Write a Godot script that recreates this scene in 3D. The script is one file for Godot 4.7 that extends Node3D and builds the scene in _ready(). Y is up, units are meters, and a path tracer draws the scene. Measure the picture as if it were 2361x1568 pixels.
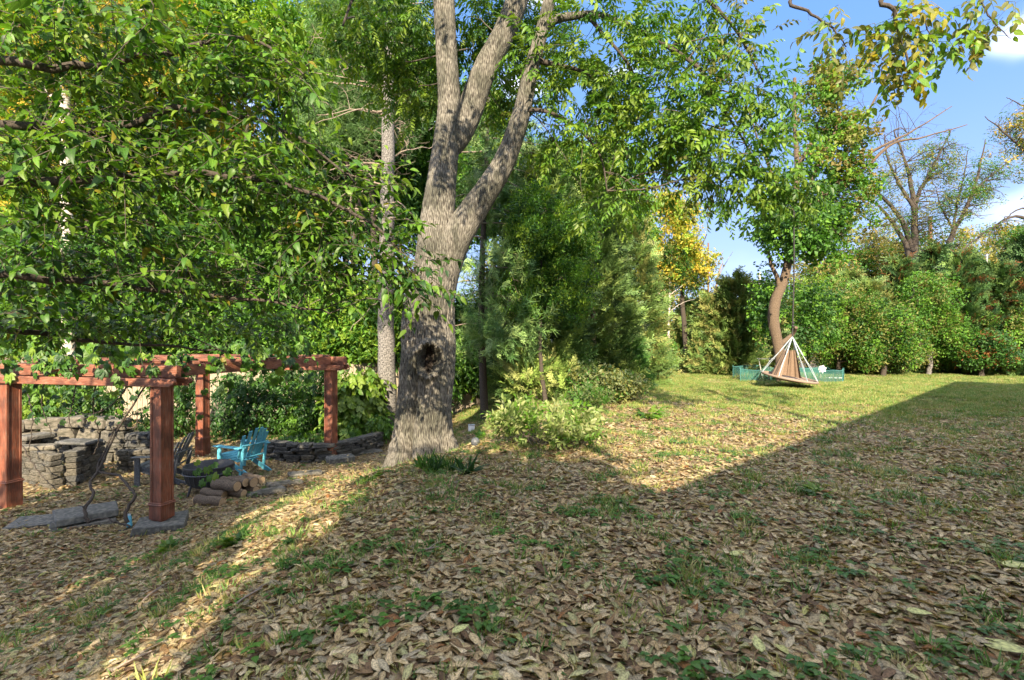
extends Node3D
# A leaf-strewn back garden in autumn: a hollow tree, a red pergola on a lower patio, a hanging saucer swing, a hedge.
# Metres, y up, the camera looks along -z. "d" is always the distance in front of the camera (d = -z).

const F := 1180.0
const EYE := 1.6
const SUN_UP := 27.0
const SUN_TURN := 3.0
var M := {}
var rng := RandomNumberGenerator.new()
var fine := FastNoiseLite.new()
var clump := FastNoiseLite.new()

# ------------------------------------------------------------------ mesh builder
class MB:
	var v := PackedVector3Array()
	var n := PackedVector3Array()
	var uv := PackedVector2Array()
	var idx := PackedInt32Array()

	func tube(pts: Array, rad: Array, sides: int, caps := false) -> void:
		var base := v.size()
		var m := pts.size()
		var t0: Vector3 = (pts[1] - pts[0]).normalized()
		var u := t0.cross(Vector3.UP)
		if u.length() < 0.05:
			u = t0.cross(Vector3.RIGHT)
		u = u.normalized()
		var run := 0.0
		for i in m:
			var p: Vector3 = pts[i]
			var t: Vector3 = (pts[mini(i + 1, m - 1)] - pts[maxi(i - 1, 0)]).normalized()
			u = (u - t * u.dot(t)).normalized()
			var w := t.cross(u)
			if i > 0:
				run += p.distance_to(pts[i - 1])
			for j in sides + 1:
				var a := TAU * j / sides
				var dir := u * cos(a) + w * sin(a)
				v.append(p + dir * rad[i])
				n.append(dir)
				uv.append(Vector2(float(j) / sides, run))
		for i in m - 1:
			for j in sides:
				var a := base + i * (sides + 1) + j
				var c := a + sides + 1
				idx.append_array([a, c, c + 1, a, c + 1, a + 1])
		if caps:
			for e in 2:
				var at: Vector3 = pts[0] if e == 0 else pts[m - 1]
				var t: Vector3 = (pts[0] - pts[1]).normalized() if e == 0 else (pts[m - 1] - pts[m - 2]).normalized()
				var first := base if e == 0 else base + (m - 1) * (sides + 1)
				var ring := []
				for j in sides:
					ring.append(v[first + j])
				poly(ring, at - t)

	# a flat convex polygon that faces away from the point "inside"
	func poly(pts: Array, inside: Vector3) -> void:
		var mid := Vector3.ZERO
		for p in pts:
			mid += p
		mid /= pts.size()
		var nn := Vector3.ZERO
		for i in pts.size():
			nn += (pts[(i + 1) % pts.size()] - mid).cross(pts[i] - mid)
		nn = nn.normalized()
		var turned := nn.dot(mid - inside) < 0.0
		if turned:
			nn = -nn
		var b := v.size()
		for p in pts:
			v.append(p)
			n.append(nn)
			uv.append(Vector2(p.x + p.z, p.y))
		for i in range(1, pts.size() - 1):
			if turned:
				idx.append_array([b, b + i + 1, b + i])
			else:
				idx.append_array([b, b + i, b + i + 1])

	# a box with chamfered edges; wob moves its corners a little
	func bx(xf: Transform3D, s: Vector3, ch := 0.01, wob := 0.0, r: RandomNumberGenerator = null) -> void:
		var h := s * 0.5
		ch = minf(ch, minf(h.x, minf(h.y, h.z)) * 0.8)
		var q := {}
		for sx in [-1, 1]:
			for sy in [-1, 1]:
				for sz in [-1, 1]:
					var o := Vector3.ZERO
					if wob > 0.0:
						o = Vector3(r.randf_range(-1, 1), r.randf_range(-1, 1), r.randf_range(-1, 1)) * wob
					var k := "%d%d%d" % [sx, sy, sz]
					q["x" + k] = xf * (Vector3(sx * h.x, sy * (h.y - ch), sz * (h.z - ch)) + o)
					q["y" + k] = xf * (Vector3(sx * (h.x - ch), sy * h.y, sz * (h.z - ch)) + o)
					q["z" + k] = xf * (Vector3(sx * (h.x - ch), sy * (h.y - ch), sz * h.z) + o)
		var c := xf.origin
		for s1 in [-1, 1]:
			poly([q["x%d-1-1" % s1], q["x%d1-1" % s1], q["x%d11" % s1], q["x%d-11" % s1]], c)
			poly([q["y-1%d-1" % s1], q["y1%d-1" % s1], q["y1%d1" % s1], q["y-1%d1" % s1]], c)
			poly([q["z-1-1%d" % s1], q["z1-1%d" % s1], q["z11%d" % s1], q["z-11%d" % s1]], c)
			for s2 in [-1, 1]:
				poly([q["y-1%d%d" % [s1, s2]], q["y1%d%d" % [s1, s2]], q["z1%d%d" % [s1, s2]], q["z-1%d%d" % [s1, s2]]], c)
				poly([q["x%d-1%d" % [s1, s2]], q["x%d1%d" % [s1, s2]], q["z%d1%d" % [s1, s2]], q["z%d-1%d" % [s1, s2]]], c)
				poly([q["x%d%d-1" % [s1, s2]], q["x%d%d1" % [s1, s2]], q["y%d%d1" % [s1, s2]], q["y%d%d-1" % [s1, s2]]], c)
				for s3 in [-1, 1]:
					var k := "%d%d%d" % [s1, s2, s3]
					poly([q["x" + k], q["y" + k], q["z" + k]], c)

	# a leaf along -z, its upper side +y
	func leaf(xf: Transform3D, L: float, W: float, fold: float, droop: float, curl: float, segs := 4, lobe := 0.7) -> void:
		var b := v.size()
		for i in segs + 1:
			var t := float(i) / segs
			var half := 0.5 * W * pow(maxf(sin(PI * pow(t, lobe)), 0.0), 0.85)
			if i == segs:
				half = 0.0
			elif i == 0:
				half = W * 0.05
			var y := -droop * L * t * t
			var slope := 2.0 * droop * t
			for s in [-1, 0, 1]:
				var up: float = absf(s) * half * fold + curl * absf(s) * half * sin(t * 5.0 + s)
				v.append(xf * Vector3(s * half, y + up, -L * t))
				n.append((xf.basis * Vector3(-s * fold, 1.0, -slope)).normalized())
				uv.append(Vector2(0.5 + 0.5 * s, t))
		for i in segs:
			for s in 2:
				var a := b + i * 3 + s
				var c := a + 3
				idx.append_array([a, c, c + 1, a, c + 1, a + 1])

	# a surface over a grid of points, wound so that it faces along row x column
	func sheet(rows: int, cols: int, pts: PackedVector3Array, us := 1.0, vs := 1.0) -> void:
		var b := v.size()
		for i in rows:
			for j in cols:
				var up := pts[mini(i + 1, rows - 1) * cols + j] - pts[maxi(i - 1, 0) * cols + j]
				var right := pts[i * cols + mini(j + 1, cols - 1)] - pts[i * cols + maxi(j - 1, 0)]
				if pts[i * cols].is_equal_approx(pts[i * cols + cols - 1]) and (j == 0 or j == cols - 1):
					right = pts[i * cols + 1] - pts[i * cols + cols - 2]
				v.append(pts[i * cols + j])
				n.append(right.cross(up).normalized())
				uv.append(Vector2(us * j / (cols - 1), vs * i / (rows - 1)))
		for i in rows - 1:
			for j in cols - 1:
				var a := b + i * cols + j
				var c := a + cols
				idx.append_array([a, c, c + 1, a, c + 1, a + 1])

	# the same, but only the cells that "mask" marks (or leaves unmarked)
	func patch(rows: int, cols: int, pts: PackedVector3Array, mask: PackedByteArray, want: bool) -> void:
		var at := idx.size()
		sheet(rows, cols, pts)
		var kept := idx.slice(0, at)
		for i in rows - 1:
			for j in cols - 1:
				var k := i * cols + j
				var inside := mask[k] + mask[k + 1] + mask[k + cols] + mask[k + cols + 1] == 4
				if inside == want:
					kept.append_array(idx.slice(at + 6 * (i * (cols - 1) + j), at + 6 * (i * (cols - 1) + j) + 6))
		idx = kept

	# a body of turning: profile points (radius, height)
	func lathe(xf: Transform3D, prof: Array, sides: int) -> void:
		var pts := PackedVector3Array()
		for p in prof:
			for j in sides + 1:
				var a := -TAU * j / sides
				pts.append(xf * Vector3(cos(a) * p.x, p.y, sin(a) * p.x))
		sheet(prof.size(), sides + 1, pts)

	func mesh(mat: Material = null) -> ArrayMesh:
		var a := []
		a.resize(Mesh.ARRAY_MAX)
		a[Mesh.ARRAY_VERTEX] = v
		a[Mesh.ARRAY_NORMAL] = n
		a[Mesh.ARRAY_TEX_UV] = uv
		a[Mesh.ARRAY_INDEX] = idx
		var m := ArrayMesh.new()
		m.add_surface_from_arrays(Mesh.PRIMITIVE_TRIANGLES, a)
		if mat:
			m.surface_set_material(0, mat)
		return m

# ------------------------------------------------------------------ scene helpers
func P(px: float, py: float, d: float) -> Vector3:      # a point d metres ahead that lies on this sight line of the survey photograph
	return Vector3((px - 1180.5) / F * d, EYE - (py - 784.0) / F * d, -d)

func edge_x(d: float) -> float:
	return lerpf(-5.1, -2.7, clampf((d - 6.5) / 4.5, 0.0, 1.0))

func gh(x: float, z: float) -> float:                    # height of the ground
	var d := -z
	var t := clampf((x - edge_x(d) + 0.3) / 4.8, 0.0, 1.0)
	var h := -1.1 * (1.0 - t * t * (3.0 - 2.0 * t))
	return h + 0.03 * sin(x * 1.3 + d * 0.7) + 0.02 * sin(x * 2.9 - d * 1.9 + 1.0) + 0.012 * sin(d * 4.1 + x * 3.3)

func G(px: float, py: float) -> Vector3:                 # where that sight line meets the ground
	var lo := 1.0
	for k in 400:
		var p := P(px, py, lo + 0.1)
		if p.y < gh(p.x, p.z):
			break
		lo += 0.1
	var hi := lo + 0.1
	for k in 20:
		var mid := (lo + hi) * 0.5
		var p := P(px, py, mid)
		if p.y < gh(p.x, p.z):
			hi = mid
		else:
			lo = mid
	return P(px, py, lo)

func on(x: float, d: float, up := 0.0) -> Vector3:
	return Vector3(x, gh(x, -d) + up, -d)

func thing(called: String, label: String, category: String, at: Vector3, group := "") -> Node3D:
	var o := Node3D.new()
	o.name = called
	add_child(o, true)
	o.position = at
	o.set_meta("label", label)
	o.set_meta("category", category)
	if group:
		o.set_meta("group", group)
	return o

func part(parent: Node3D, called: String, mesh: Mesh, mat: Material = null, xf := Transform3D()) -> MeshInstance3D:
	var o := MeshInstance3D.new()
	o.name = called
	o.mesh = mesh
	if mat:
		o.material_override = mat
	parent.add_child(o, true)
	o.transform = xf
	return o

func tag(o: Node3D, label: String, category: String, group := "") -> Node3D:
	o.set_meta("label", label)
	o.set_meta("category", category)
	if group:
		o.set_meta("group", group)
	return o

func scatter(parent: Node3D, called: String, mesh: Mesh, mat: Material, xfs: Array, cols: PackedColorArray) -> MultiMeshInstance3D:
	var mm := MultiMesh.new()
	mm.transform_format = MultiMesh.TRANSFORM_3D
	mm.use_colors = true
	mm.mesh = mesh
	mm.instance_count = xfs.size()
	for i in xfs.size():
		mm.set_instance_transform(i, xfs[i])
		mm.set_instance_color(i, cols[i])
	var o := MultiMeshInstance3D.new()
	o.name = called
	o.multimesh = mm
	o.material_override = mat
	o.set_meta("kind", "stuff")
	parent.add_child(o, true)
	return o

func aim(at: Vector3, ahead: Vector3, up: Vector3, s: float) -> Transform3D:   # -z along "ahead"
	var f := ahead.normalized()
	var r := f.cross(up)
	if r.length() < 0.01:
		r = f.cross(Vector3(0.3, 0.2, 1.0))
	r = r.normalized()
	return Transform3D(Basis(r * s, r.cross(f) * s, -f * s), at)

func rnd_dir(r: RandomNumberGenerator) -> Vector3:
	var y := r.randf_range(-1, 1)
	var a := r.randf() * TAU
	var q := sqrt(1.0 - y * y)
	return Vector3(cos(a) * q, y, sin(a) * q)

func pick(pal: Array, r: RandomNumberGenerator, spread := 0.2) -> Color:
	var c: Color = pal[r.randi() % pal.size()]
	var k := 1.0 + r.randf_range(-spread, spread)
	return Color(c.r * k, c.g * k, c.b * k)

func blob(px: float, py: float, d: float, rx: float, ry: float, rz: float) -> Array:
	return [P(px, py, d), Vector3(rx / F * d, ry / F * d, rz)]

# ------------------------------------------------------------------ materials
func noise_tex(freq: float, octaves: int, stops: Array, kind := FastNoiseLite.TYPE_SIMPLEX_SMOOTH, size := 256, sd := 1, ridged := false) -> NoiseTexture2D:
	var fn := FastNoiseLite.new()
	fn.noise_type = kind
	fn.seed = sd
	fn.frequency = freq
	fn.fractal_octaves = octaves
	if ridged:
		fn.fractal_type = FastNoiseLite.FRACTAL_RIDGED
	var t := NoiseTexture2D.new()
	t.width = size
	t.height = size
	t.seamless = true
	t.noise = fn
	if stops.size():
		var g := Gradient.new()
		var offs := PackedFloat32Array()
		var cols := PackedColorArray()
		for s in stops:
			offs.append(s[0])
			cols.append(s[1].linear_to_srgb())
		g.offsets = offs
		g.colors = cols
		t.color_ramp = g
	return t

func surf(stops: Array, freq: float, scale: Vector3, rough := 0.9, bump := 0.0, sd := 1, octaves := 4, ridged := false) -> StandardMaterial3D:
	var m := StandardMaterial3D.new()
	m.albedo_texture = noise_tex(freq, octaves, stops, FastNoiseLite.TYPE_SIMPLEX_SMOOTH, 256, sd, ridged)
	m.roughness = rough
	m.uv1_triplanar = true
	m.uv1_scale = scale
	if bump > 0.0:
		m.heightmap_enabled = true
		m.heightmap_scale = bump
		m.heightmap_texture = noise_tex(freq, octaves, [], FastNoiseLite.TYPE_SIMPLEX_SMOOTH, 256, sd, ridged)
	return m

func weather(m: StandardMaterial3D, lo: Color, freq: float, scale: Vector3, sd: int) -> void:   # broad stains and fading over the fine pattern
	m.detail_enabled = true
	m.detail_blend_mode = BaseMaterial3D.BLEND_MODE_MUL
	m.detail_uv_layer = BaseMaterial3D.DETAIL_UV_2
	m.uv2_triplanar = true
	m.uv2_scale = scale
	m.detail_albedo = noise_tex(freq, 4, [[0.25, lo], [0.5, lo.lerp(Color.WHITE, 0.6)], [0.75, Color.WHITE]], FastNoiseLite.TYPE_SIMPLEX_SMOOTH, 256, sd)

func flat(c: Color, rough := 0.8, metal := 0.0) -> StandardMaterial3D:
	var m := StandardMaterial3D.new()
	m.albedo_color = c.linear_to_srgb()
	m.roughness = rough
	m.metallic = metal
	return m

func leafy(rough: float, glow: float, tex: Texture2D = null) -> StandardMaterial3D:
	var m := StandardMaterial3D.new()
	m.vertex_color_use_as_albedo = true
	m.roughness = rough
	m.cull_mode = BaseMaterial3D.CULL_DISABLED
	if tex:
		m.albedo_texture = tex
	if glow > 0.0:
		m.backlight_enabled = true
		m.backlight = Color(glow * 0.95, glow, glow * 0.45).linear_to_srgb()
	return m

func vein_tex(sd: int, spots: float) -> ImageTexture:        # midrib, side veins and blotches of a leaf
	var w := 64
	var h := 96
	var im := Image.create(w, h, false, Image.FORMAT_RGB8)
	var fn := FastNoiseLite.new()
	fn.seed = sd
	fn.frequency = 0.05
	for y in h:
		for x in w:
			var u := absf(x / float(w - 1) - 0.5) * 2.0
			var t := y / float(h - 1)
			var k := 0.86 + spots * fn.get_noise_2d(x, y)
			var side := absf(fposmod(t * 7.0 - u * 1.5, 1.0) - 0.5)
			if side < 0.09:
				k += 0.07
			if u < 0.07:
				k += 0.14
			k -= spots * 0.25 * pow(u, 3.0)
			k = clampf(k, 0.3, 1.0)
			im.set_pixel(x, y, Color(k, k, k * 0.98))
	return ImageTexture.create_from_image(im)

func build_materials() -> void:
	M.leaf = leafy(0.5, 0.95, vein_tex(3, 0.1))
	M.far_leaf = leafy(0.6, 0.9)
	M.needle = leafy(0.6, 0.4)
	M.litter = leafy(0.75, 0.6, vein_tex(8, 0.35))
	M.grass = leafy(0.6, 0.6)
	M.bark = surf([[0.0, Color(0.022, 0.018, 0.014)], [0.36, Color(0.06, 0.05, 0.04)], [0.52, Color(0.15, 0.137, 0.115)], [0.7, Color(0.245, 0.225, 0.19)], [1.0, Color(0.37, 0.345, 0.29)]], 0.025, Vector3(9.0, 1.1, 9.0), 0.95, 2.6, 4, 5)
	weather(M.bark, Color(0.42, 0.45, 0.4), 0.012, Vector3(1.1, 0.55, 1.1), 51)
	M.shaded_rot = surf([[0.0, Color(0.008, 0.006, 0.005)], [1.0, Color(0.05, 0.035, 0.022)]], 0.05, Vector3(4, 2, 4), 1.0, 1.0, 45)  # decayed wood, its colour darkened further for the shade inside the hollow
	M.pine_bark = surf([[0.0, Color(0.02, 0.018, 0.018)], [0.38, Color(0.07, 0.065, 0.06)], [0.6, Color(0.17, 0.16, 0.15)], [1.0, Color(0.26, 0.24, 0.22)]], 0.03, Vector3(3.0, 2.0, 3.0), 0.95, 1.2, 9, 5)
	M.twig = surf([[0.0, Color(0.035, 0.028, 0.022)], [1.0, Color(0.12, 0.095, 0.07)]], 0.05, Vector3(3, 3, 3), 0.9)
	M.dark_bark = surf([[0.0, Color(0.022, 0.018, 0.015)], [1.0, Color(0.09, 0.07, 0.053)]], 0.05, Vector3(4, 1.5, 4), 0.95, 0.8)
	M.brown_bark = surf([[0.0, Color(0.03, 0.02, 0.013)], [0.5, Color(0.1, 0.07, 0.045)], [1.0, Color(0.2, 0.145, 0.1)]], 0.05, Vector3(4, 1.5, 4), 0.95, 0.8)
	M.dead_twig = surf([[0.0, Color(0.12, 0.09, 0.07)], [1.0, Color(0.34, 0.28, 0.22)]], 0.05, Vector3(3, 3, 3), 0.9)
	M.pale_bark = surf([[0.0, Color(0.2, 0.17, 0.15)], [0.5, Color(0.42, 0.38, 0.34)], [1.0, Color(0.6, 0.56, 0.52)]], 0.04, Vector3(2.5, 2.0, 2.5), 0.9, 0.6)
	M.ground = surf([[0.0, Color(0.07, 0.05, 0.03)], [0.35, Color(0.18, 0.125, 0.07)], [0.6, Color(0.3, 0.21, 0.12)], [0.8, Color(0.15, 0.15, 0.055)], [1.0, Color(0.4, 0.3, 0.18)]], 0.05, Vector3(0.9, 0.9, 0.9), 1.0, 2.0, 5, 5)
	M.ground.uv1_world_triplanar = true
	M.post = surf([[0.0, Color(0.09, 0.03, 0.018)], [0.35, Color(0.16, 0.048, 0.022)], [0.52, Color(0.27, 0.078, 0.034)], [0.68, Color(0.17, 0.075, 0.045)], [0.85, Color(0.22, 0.13, 0.09)], [1.0, Color(0.3, 0.21, 0.15)]], 0.03, Vector3(7.0, 0.45, 7.0), 0.6, 0.15, 12, 5)
	M.beam = surf([[0.0, Color(0.08, 0.028, 0.016)], [0.45, Color(0.22, 0.066, 0.032)], [0.7, Color(0.25, 0.12, 0.075)], [1.0, Color(0.34, 0.22, 0.16)]], 0.03, Vector3(0.8, 7.0, 0.8), 0.65, 0.15, 13, 4)
	weather(M.post, Color(0.45, 0.42, 0.4), 0.012, Vector3(1.3, 0.7, 1.3), 52)
	weather(M.beam, Color(0.4, 0.38, 0.36), 0.014, Vector3(0.7, 1.4, 0.7), 53)
	M.stone = []
	for k in 3:
		var c: Color = [Color(0.16, 0.148, 0.125), Color(0.21, 0.185, 0.145), Color(0.125, 0.122, 0.115)][k]
		M.stone.append(surf([[0.0, c * 0.45], [0.5, c * 0.85], [1.0, c * 1.25]], 0.04, Vector3(2.2, 2.6, 2.2), 0.95, 1.2, 20 + k, 5))
	for k in 3:
		weather(M.stone[k], Color(0.35, 0.37, 0.33), 0.014, Vector3(0.9, 0.9, 0.9), 54 + k)
	M.slab = surf([[0.0, Color(0.05, 0.052, 0.048)], [0.5, Color(0.1, 0.1, 0.09)], [1.0, Color(0.2, 0.19, 0.16)]], 0.03, Vector3(1.6, 1.6, 1.6), 0.95, 0.8, 31, 5)
	M.fence = surf([[0.0, Color(0.14, 0.11, 0.08)], [0.5, Color(0.28, 0.235, 0.17)], [1.0, Color(0.38, 0.33, 0.25)]], 0.03, Vector3(8, 0.6, 8), 0.9, 0.3, 33, 4)
	M.teal = surf([[0.0, Color(0.045, 0.2, 0.27)], [0.5, Color(0.075, 0.32, 0.42)], [1.0, Color(0.13, 0.41, 0.5)]], 0.05, Vector3(2, 2, 2), 0.55, 0.0, 35)
	M.black = surf([[0.0, Color(0.012, 0.013, 0.016)], [1.0, Color(0.05, 0.053, 0.06)]], 0.05, Vector3(2, 2, 2), 0.5, 0.0, 36)
	M.charcoal = surf([[0.0, Color(0.03, 0.034, 0.04)], [1.0, Color(0.11, 0.12, 0.135)]], 0.05, Vector3(2, 2, 2), 0.55, 0.0, 37)
	M.log_bark = surf([[0.0, Color(0.04, 0.03, 0.022)], [0.5, Color(0.12, 0.088, 0.06)], [1.0, Color(0.21, 0.16, 0.115)]], 0.05, Vector3(3, 3, 3), 0.95, 1.2, 38)
	M.log_end = surf([[0.0, Color(0.2, 0.13, 0.07)], [0.5, Color(0.36, 0.25, 0.14)], [1.0, Color(0.44, 0.33, 0.2)]], 0.06, Vector3(4, 4, 4), 0.9, 0.3, 39)
	M.white = flat(Color(0.75, 0.75, 0.76), 0.5)
	M.strap = flat(Color(0.3, 0.34, 0.37), 0.8)
	M.cloth = surf([[0.0, Color(0.09, 0.06, 0.04)], [0.5, Color(0.19, 0.13, 0.09)], [1.0, Color(0.28, 0.2, 0.14)]], 0.05, Vector3(6, 1, 6), 0.95, 0.3, 40)
	M.canvas = surf([[0.0, Color(0.14, 0.1, 0.075)], [1.0, Color(0.27, 0.205, 0.155)]], 0.05, Vector3(3, 3, 3), 0.9, 0.0, 41)
	M.rope = flat(Color(0.03, 0.028, 0.028), 0.9)
	M.net = flat(Color(0.03, 0.13, 0.115), 0.9)
	M.net.transparency = BaseMaterial3D.TRANSPARENCY_ALPHA
	M.net.albedo_color.a = 0.42
	M.net.cull_mode = BaseMaterial3D.CULL_DISABLED
	M.net_cord = flat(Color(0.05, 0.18, 0.17), 0.8)
	M.siding = surf([[0.0, Color(0.7, 0.67, 0.6)], [1.0, Color(0.8, 0.77, 0.7)]], 0.05, Vector3(1, 1, 1), 0.8)
	M.roof = surf([[0.0, Color(0.05, 0.045, 0.045)], [1.0, Color(0.13, 0.12, 0.11)]], 0.05, Vector3(3, 3, 3), 0.95)
	M.glass = flat(Color(0.03, 0.035, 0.04), 0.1)
	M.rust_pole = surf([[0.0, Color(0.08, 0.04, 0.025)], [1.0, Color(0.24, 0.11, 0.06)]], 0.05, Vector3(2, 2, 2), 0.9)
	M.pole = flat(Color(0.45, 0.43, 0.41), 0.8)

# ------------------------------------------------------------------ plants
func curve(raw: Array, n: int) -> Array:                 # a smooth line through points
	var out := []
	var m := raw.size()
	for i in n:
		var t := float(i) / (n - 1) * (m - 1)
		var k := mini(int(t), m - 2)
		var f := t - k
		var p0: Vector3 = raw[maxi(k - 1, 0)]
		var p1: Vector3 = raw[k]
		var p2: Vector3 = raw[k + 1]
		var p3: Vector3 = raw[mini(k + 2, m - 1)]
		out.append(p1.cubic_interpolate(p2, p0, p3, f))
	return out

func taper(r0: float, r1: float, n: int, bend := 0.8) -> Array:
	var out := []
	for i in n:
		out.append(lerpf(r0, r1, pow(float(i) / (n - 1), bend)))
	return out

# one limb through picture-survey points; its samples are added to "knots", which twigs grow from
func limb(tree: Node3D, called: String, raw: Array, r0: float, r1: float, mat: Material, knots: Array, sides := 10, n := 18, wob := 0.0, sd := 1) -> void:
	var r := RandomNumberGenerator.new()
	r.seed = sd
	var c := curve(raw, n)
	var rel := []
	for i in c.size():
		var p: Vector3 = c[i]
		if wob > 0.0 and i > 0:
			p += rnd_dir(r) * wob
		knots.append(p)
		rel.append(p - tree.position)
	var b := MB.new()
	b.tube(rel, taper(r0, r1, n), sides, true)
	part(tree, called, b.mesh(mat))

# bark-skinned limb with real ridges
func bark_limb(tree: Node3D, called: String, raw: Array, radii: Array, knots: Array, sides := 72, n := 120, amp := 0.012, mat: Material = null) -> void:
	var c := curve(raw, n)
	var pts := PackedVector3Array()
	var u := Vector3.RIGHT
	for i in n:
		var p: Vector3 = c[i]
		if i % 6 == 0:
			knots.append(p)
		var t: Vector3 = (c[mini(i + 1, n - 1)] - c[maxi(i - 1, 0)]).normalized()
		u = (u - t * u.dot(t)).normalized()
		var w := t.cross(u)
		var f := float(i) / (n - 1) * (radii.size() - 1)
		var k := mini(int(f), radii.size() - 2)
		var r: float = lerpf(radii[k], radii[k + 1], f - k)
		for j in sides + 1:
			var a := TAU * (j % sides) / sides
			var dir := u * cos(a) + w * sin(a)
			var q := dir * r
			var len := c[0].distance_to(p) as float
			var e := amp * (1.0 - 2.0 * absf(fine.get_noise_3d(q.x * 22.0, len * 3.2, q.z * 22.0))) + 0.05 * r * sin(a * 2.0 + len * 1.1) + 0.04 * r * clump.get_noise_3d(q.x * 3.0, len * 2.0, q.z * 3.0)
			pts.append(p + dir * (r + e) - tree.position)
	var b := MB.new()
	b.sheet(n, sides + 1, pts)
	part(tree, called, b.mesh(mat if mat else M.bark))

func twigs(tree: Node3D, knots: Array, blobs: Array, n: int, r0: float, mat: Material, sd: int, called := "twigs") -> void:
	if knots.is_empty():
		return
	var r := RandomNumberGenerator.new()
	r.seed = sd
	var b := MB.new()
	for i in n:
		var bl: Array = blobs[r.randi() % blobs.size()]
		var rad: Vector3 = bl[1]
		var goal: Vector3 = bl[0] + rnd_dir(r) * rad * pow(r.randf(), 0.4)
		if not clear(goal):
			continue
		var from: Vector3 = knots[0]
		var best := 1e9
		for k in 40:
			var q: Vector3 = knots[r.randi() % knots.size()]
			var dd := q.distance_to(goal) + maxf(0.0, q.y - goal.y) * 0.3
			if dd < best:
				best = dd
				from = q
		var L := from.distance_to(goal)
		if L > 5.0:
			continue
		var mid1 := from.lerp(goal, 0.35) + rnd_dir(r) * L * 0.1 + Vector3.UP * L * 0.1
		var mid2 := from.lerp(goal, 0.7) + rnd_dir(r) * L * 0.1 + Vector3.UP * L * 0.06
		var rr := r0 * clampf(L / 1.5, 0.35, 1.3)
		var c := curve([from - tree.position, mid1 - tree.position, mid2 - tree.position, goal - tree.position], 8)
		b.tube(c, taper(rr, rr * 0.2, 8, 1.0), 4)
		for k in 2:
			var s: Vector3 = c[3 + k * 2]
			var e := s + rnd_dir(r) * L * 0.25
			b.tube([s, s.lerp(e, 0.5) + rnd_dir(r) * L * 0.03, e], [rr * 0.45, rr * 0.3, rr * 0.12], 3)
	if b.v.size():
		var o := part(tree, called, b.mesh(mat))
		o.set_meta("kind", "stuff")

func clear(p: Vector3) -> bool:                           # nothing grows into the place where one stands
	var d := -p.z
	if p.y < gh(p.x, p.z) + 0.05:
		return false
	return not (d > -1.5 and d < 3.2 and absf(p.x) < maxf(d, 0.0) * 1.05 + 0.9 and p.y < maxf(d, 0.0) * 0.72 + 2.6)

func crown(tree: Node3D, called: String, blobs: Array, n: int, mesh: Mesh, mat: Material, pal: Array, s0: float, s1: float, mode: int, sd: int, thr := -0.05, freq := 0.9, shell := 0.45) -> MultiMeshInstance3D:
	var r := RandomNumberGenerator.new()
	r.seed = sd
	clump.seed = sd
	clump.frequency = freq
	var total := 0.0
	for b in blobs:
		var q: Vector3 = b[1]
		total += q.x * q.y + q.y * q.z + q.x * q.z
	var xfs := []
	var cols := PackedColorArray()
	for b in blobs:
		var q: Vector3 = b[1]
		var c: Vector3 = b[0]
		var want := int(n * (q.x * q.y + q.y * q.z + q.x * q.z) / total)
		var made := 0
		var tries := 0
		while made < want and tries < want * 6:
			tries += 1
			var dir := rnd_dir(r)
			var p := c + dir * q * pow(r.randf(), shell)
			if clump.get_noise_3dv(p) < thr + r.randf_range(-0.12, 0.12) or not clear(p):
				continue
			made += 1
			var out := (p - c).normalized()
			var ahead: Vector3
			var up := Vector3.UP
			if mode == 0:
				ahead = Vector3(out.x, 0, out.z) * 0.6 + rnd_dir(r) * 0.6 + Vector3.DOWN * r.randf_range(0.1, 1.0)
			elif mode == 1:
				ahead = rnd_dir(r) * Vector3(1, 0.5, 1) + out * 0.4 + Vector3.DOWN * 0.15
				up = Vector3.UP + rnd_dir(r) * 0.5
			elif mode == 2:
				ahead = Vector3(out.x, 0, out.z) * 0.9 + Vector3.UP * r.randf_range(0.1, 1.0) + rnd_dir(r) * 0.45
				up = rnd_dir(r)
			else:
				ahead = rnd_dir(r)
				up = rnd_dir(r)
			xfs.append(aim(p - tree.position, ahead, up, r.randf_range(s0, s1)))
			cols.append(pick(pal, r, 0.25))
	return scatter(tree, called, mesh, mat, xfs, cols)

# --- the little pieces that crowns are made of
func spray_mesh(n: int, length: float, leaf_l: float, leaf_w: float, sd: int, droop := 0.3, segs := 4, pairs := true) -> ArrayMesh:
	var r := RandomNumberGenerator.new()
	r.seed = sd
	var b := MB.new()
	var tip := Vector3(0, -droop * length * 0.5, -length)
	b.tube([Vector3.ZERO, Vector3(0, 0.02, -length * 0.5), tip], [0.006 * length * 2.0, 0.004 * length * 2.0, 0.002 * length * 2.0], 3)
	for i in n:
		var t := 0.18 + 0.82 * i / float(n - 1)
		var at := Vector3(0, 0.02 * sin(t * PI) - droop * length * 0.5 * t * t, -length * t)
		var side := 1.0 if i % 2 == 0 else -1.0
		if i == n - 1:
			side = 0.0
		var ahead := Vector3(side * r.randf_range(0.6, 1.1), r.randf_range(-0.7, 0.1) - droop * 0.5, -r.randf_range(0.4, 0.9))
		var k := r.randf_range(0.75, 1.15)
		b.leaf(aim(at, ahead, Vector3.UP + rnd_dir(r) * 0.45, 1.0), leaf_l * k, leaf_w * k, r.randf_range(0.1, 0.45), r.randf_range(0.1, 0.5) * leaf_l / leaf_l, 0.1, segs)
	return b.mesh()

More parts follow.
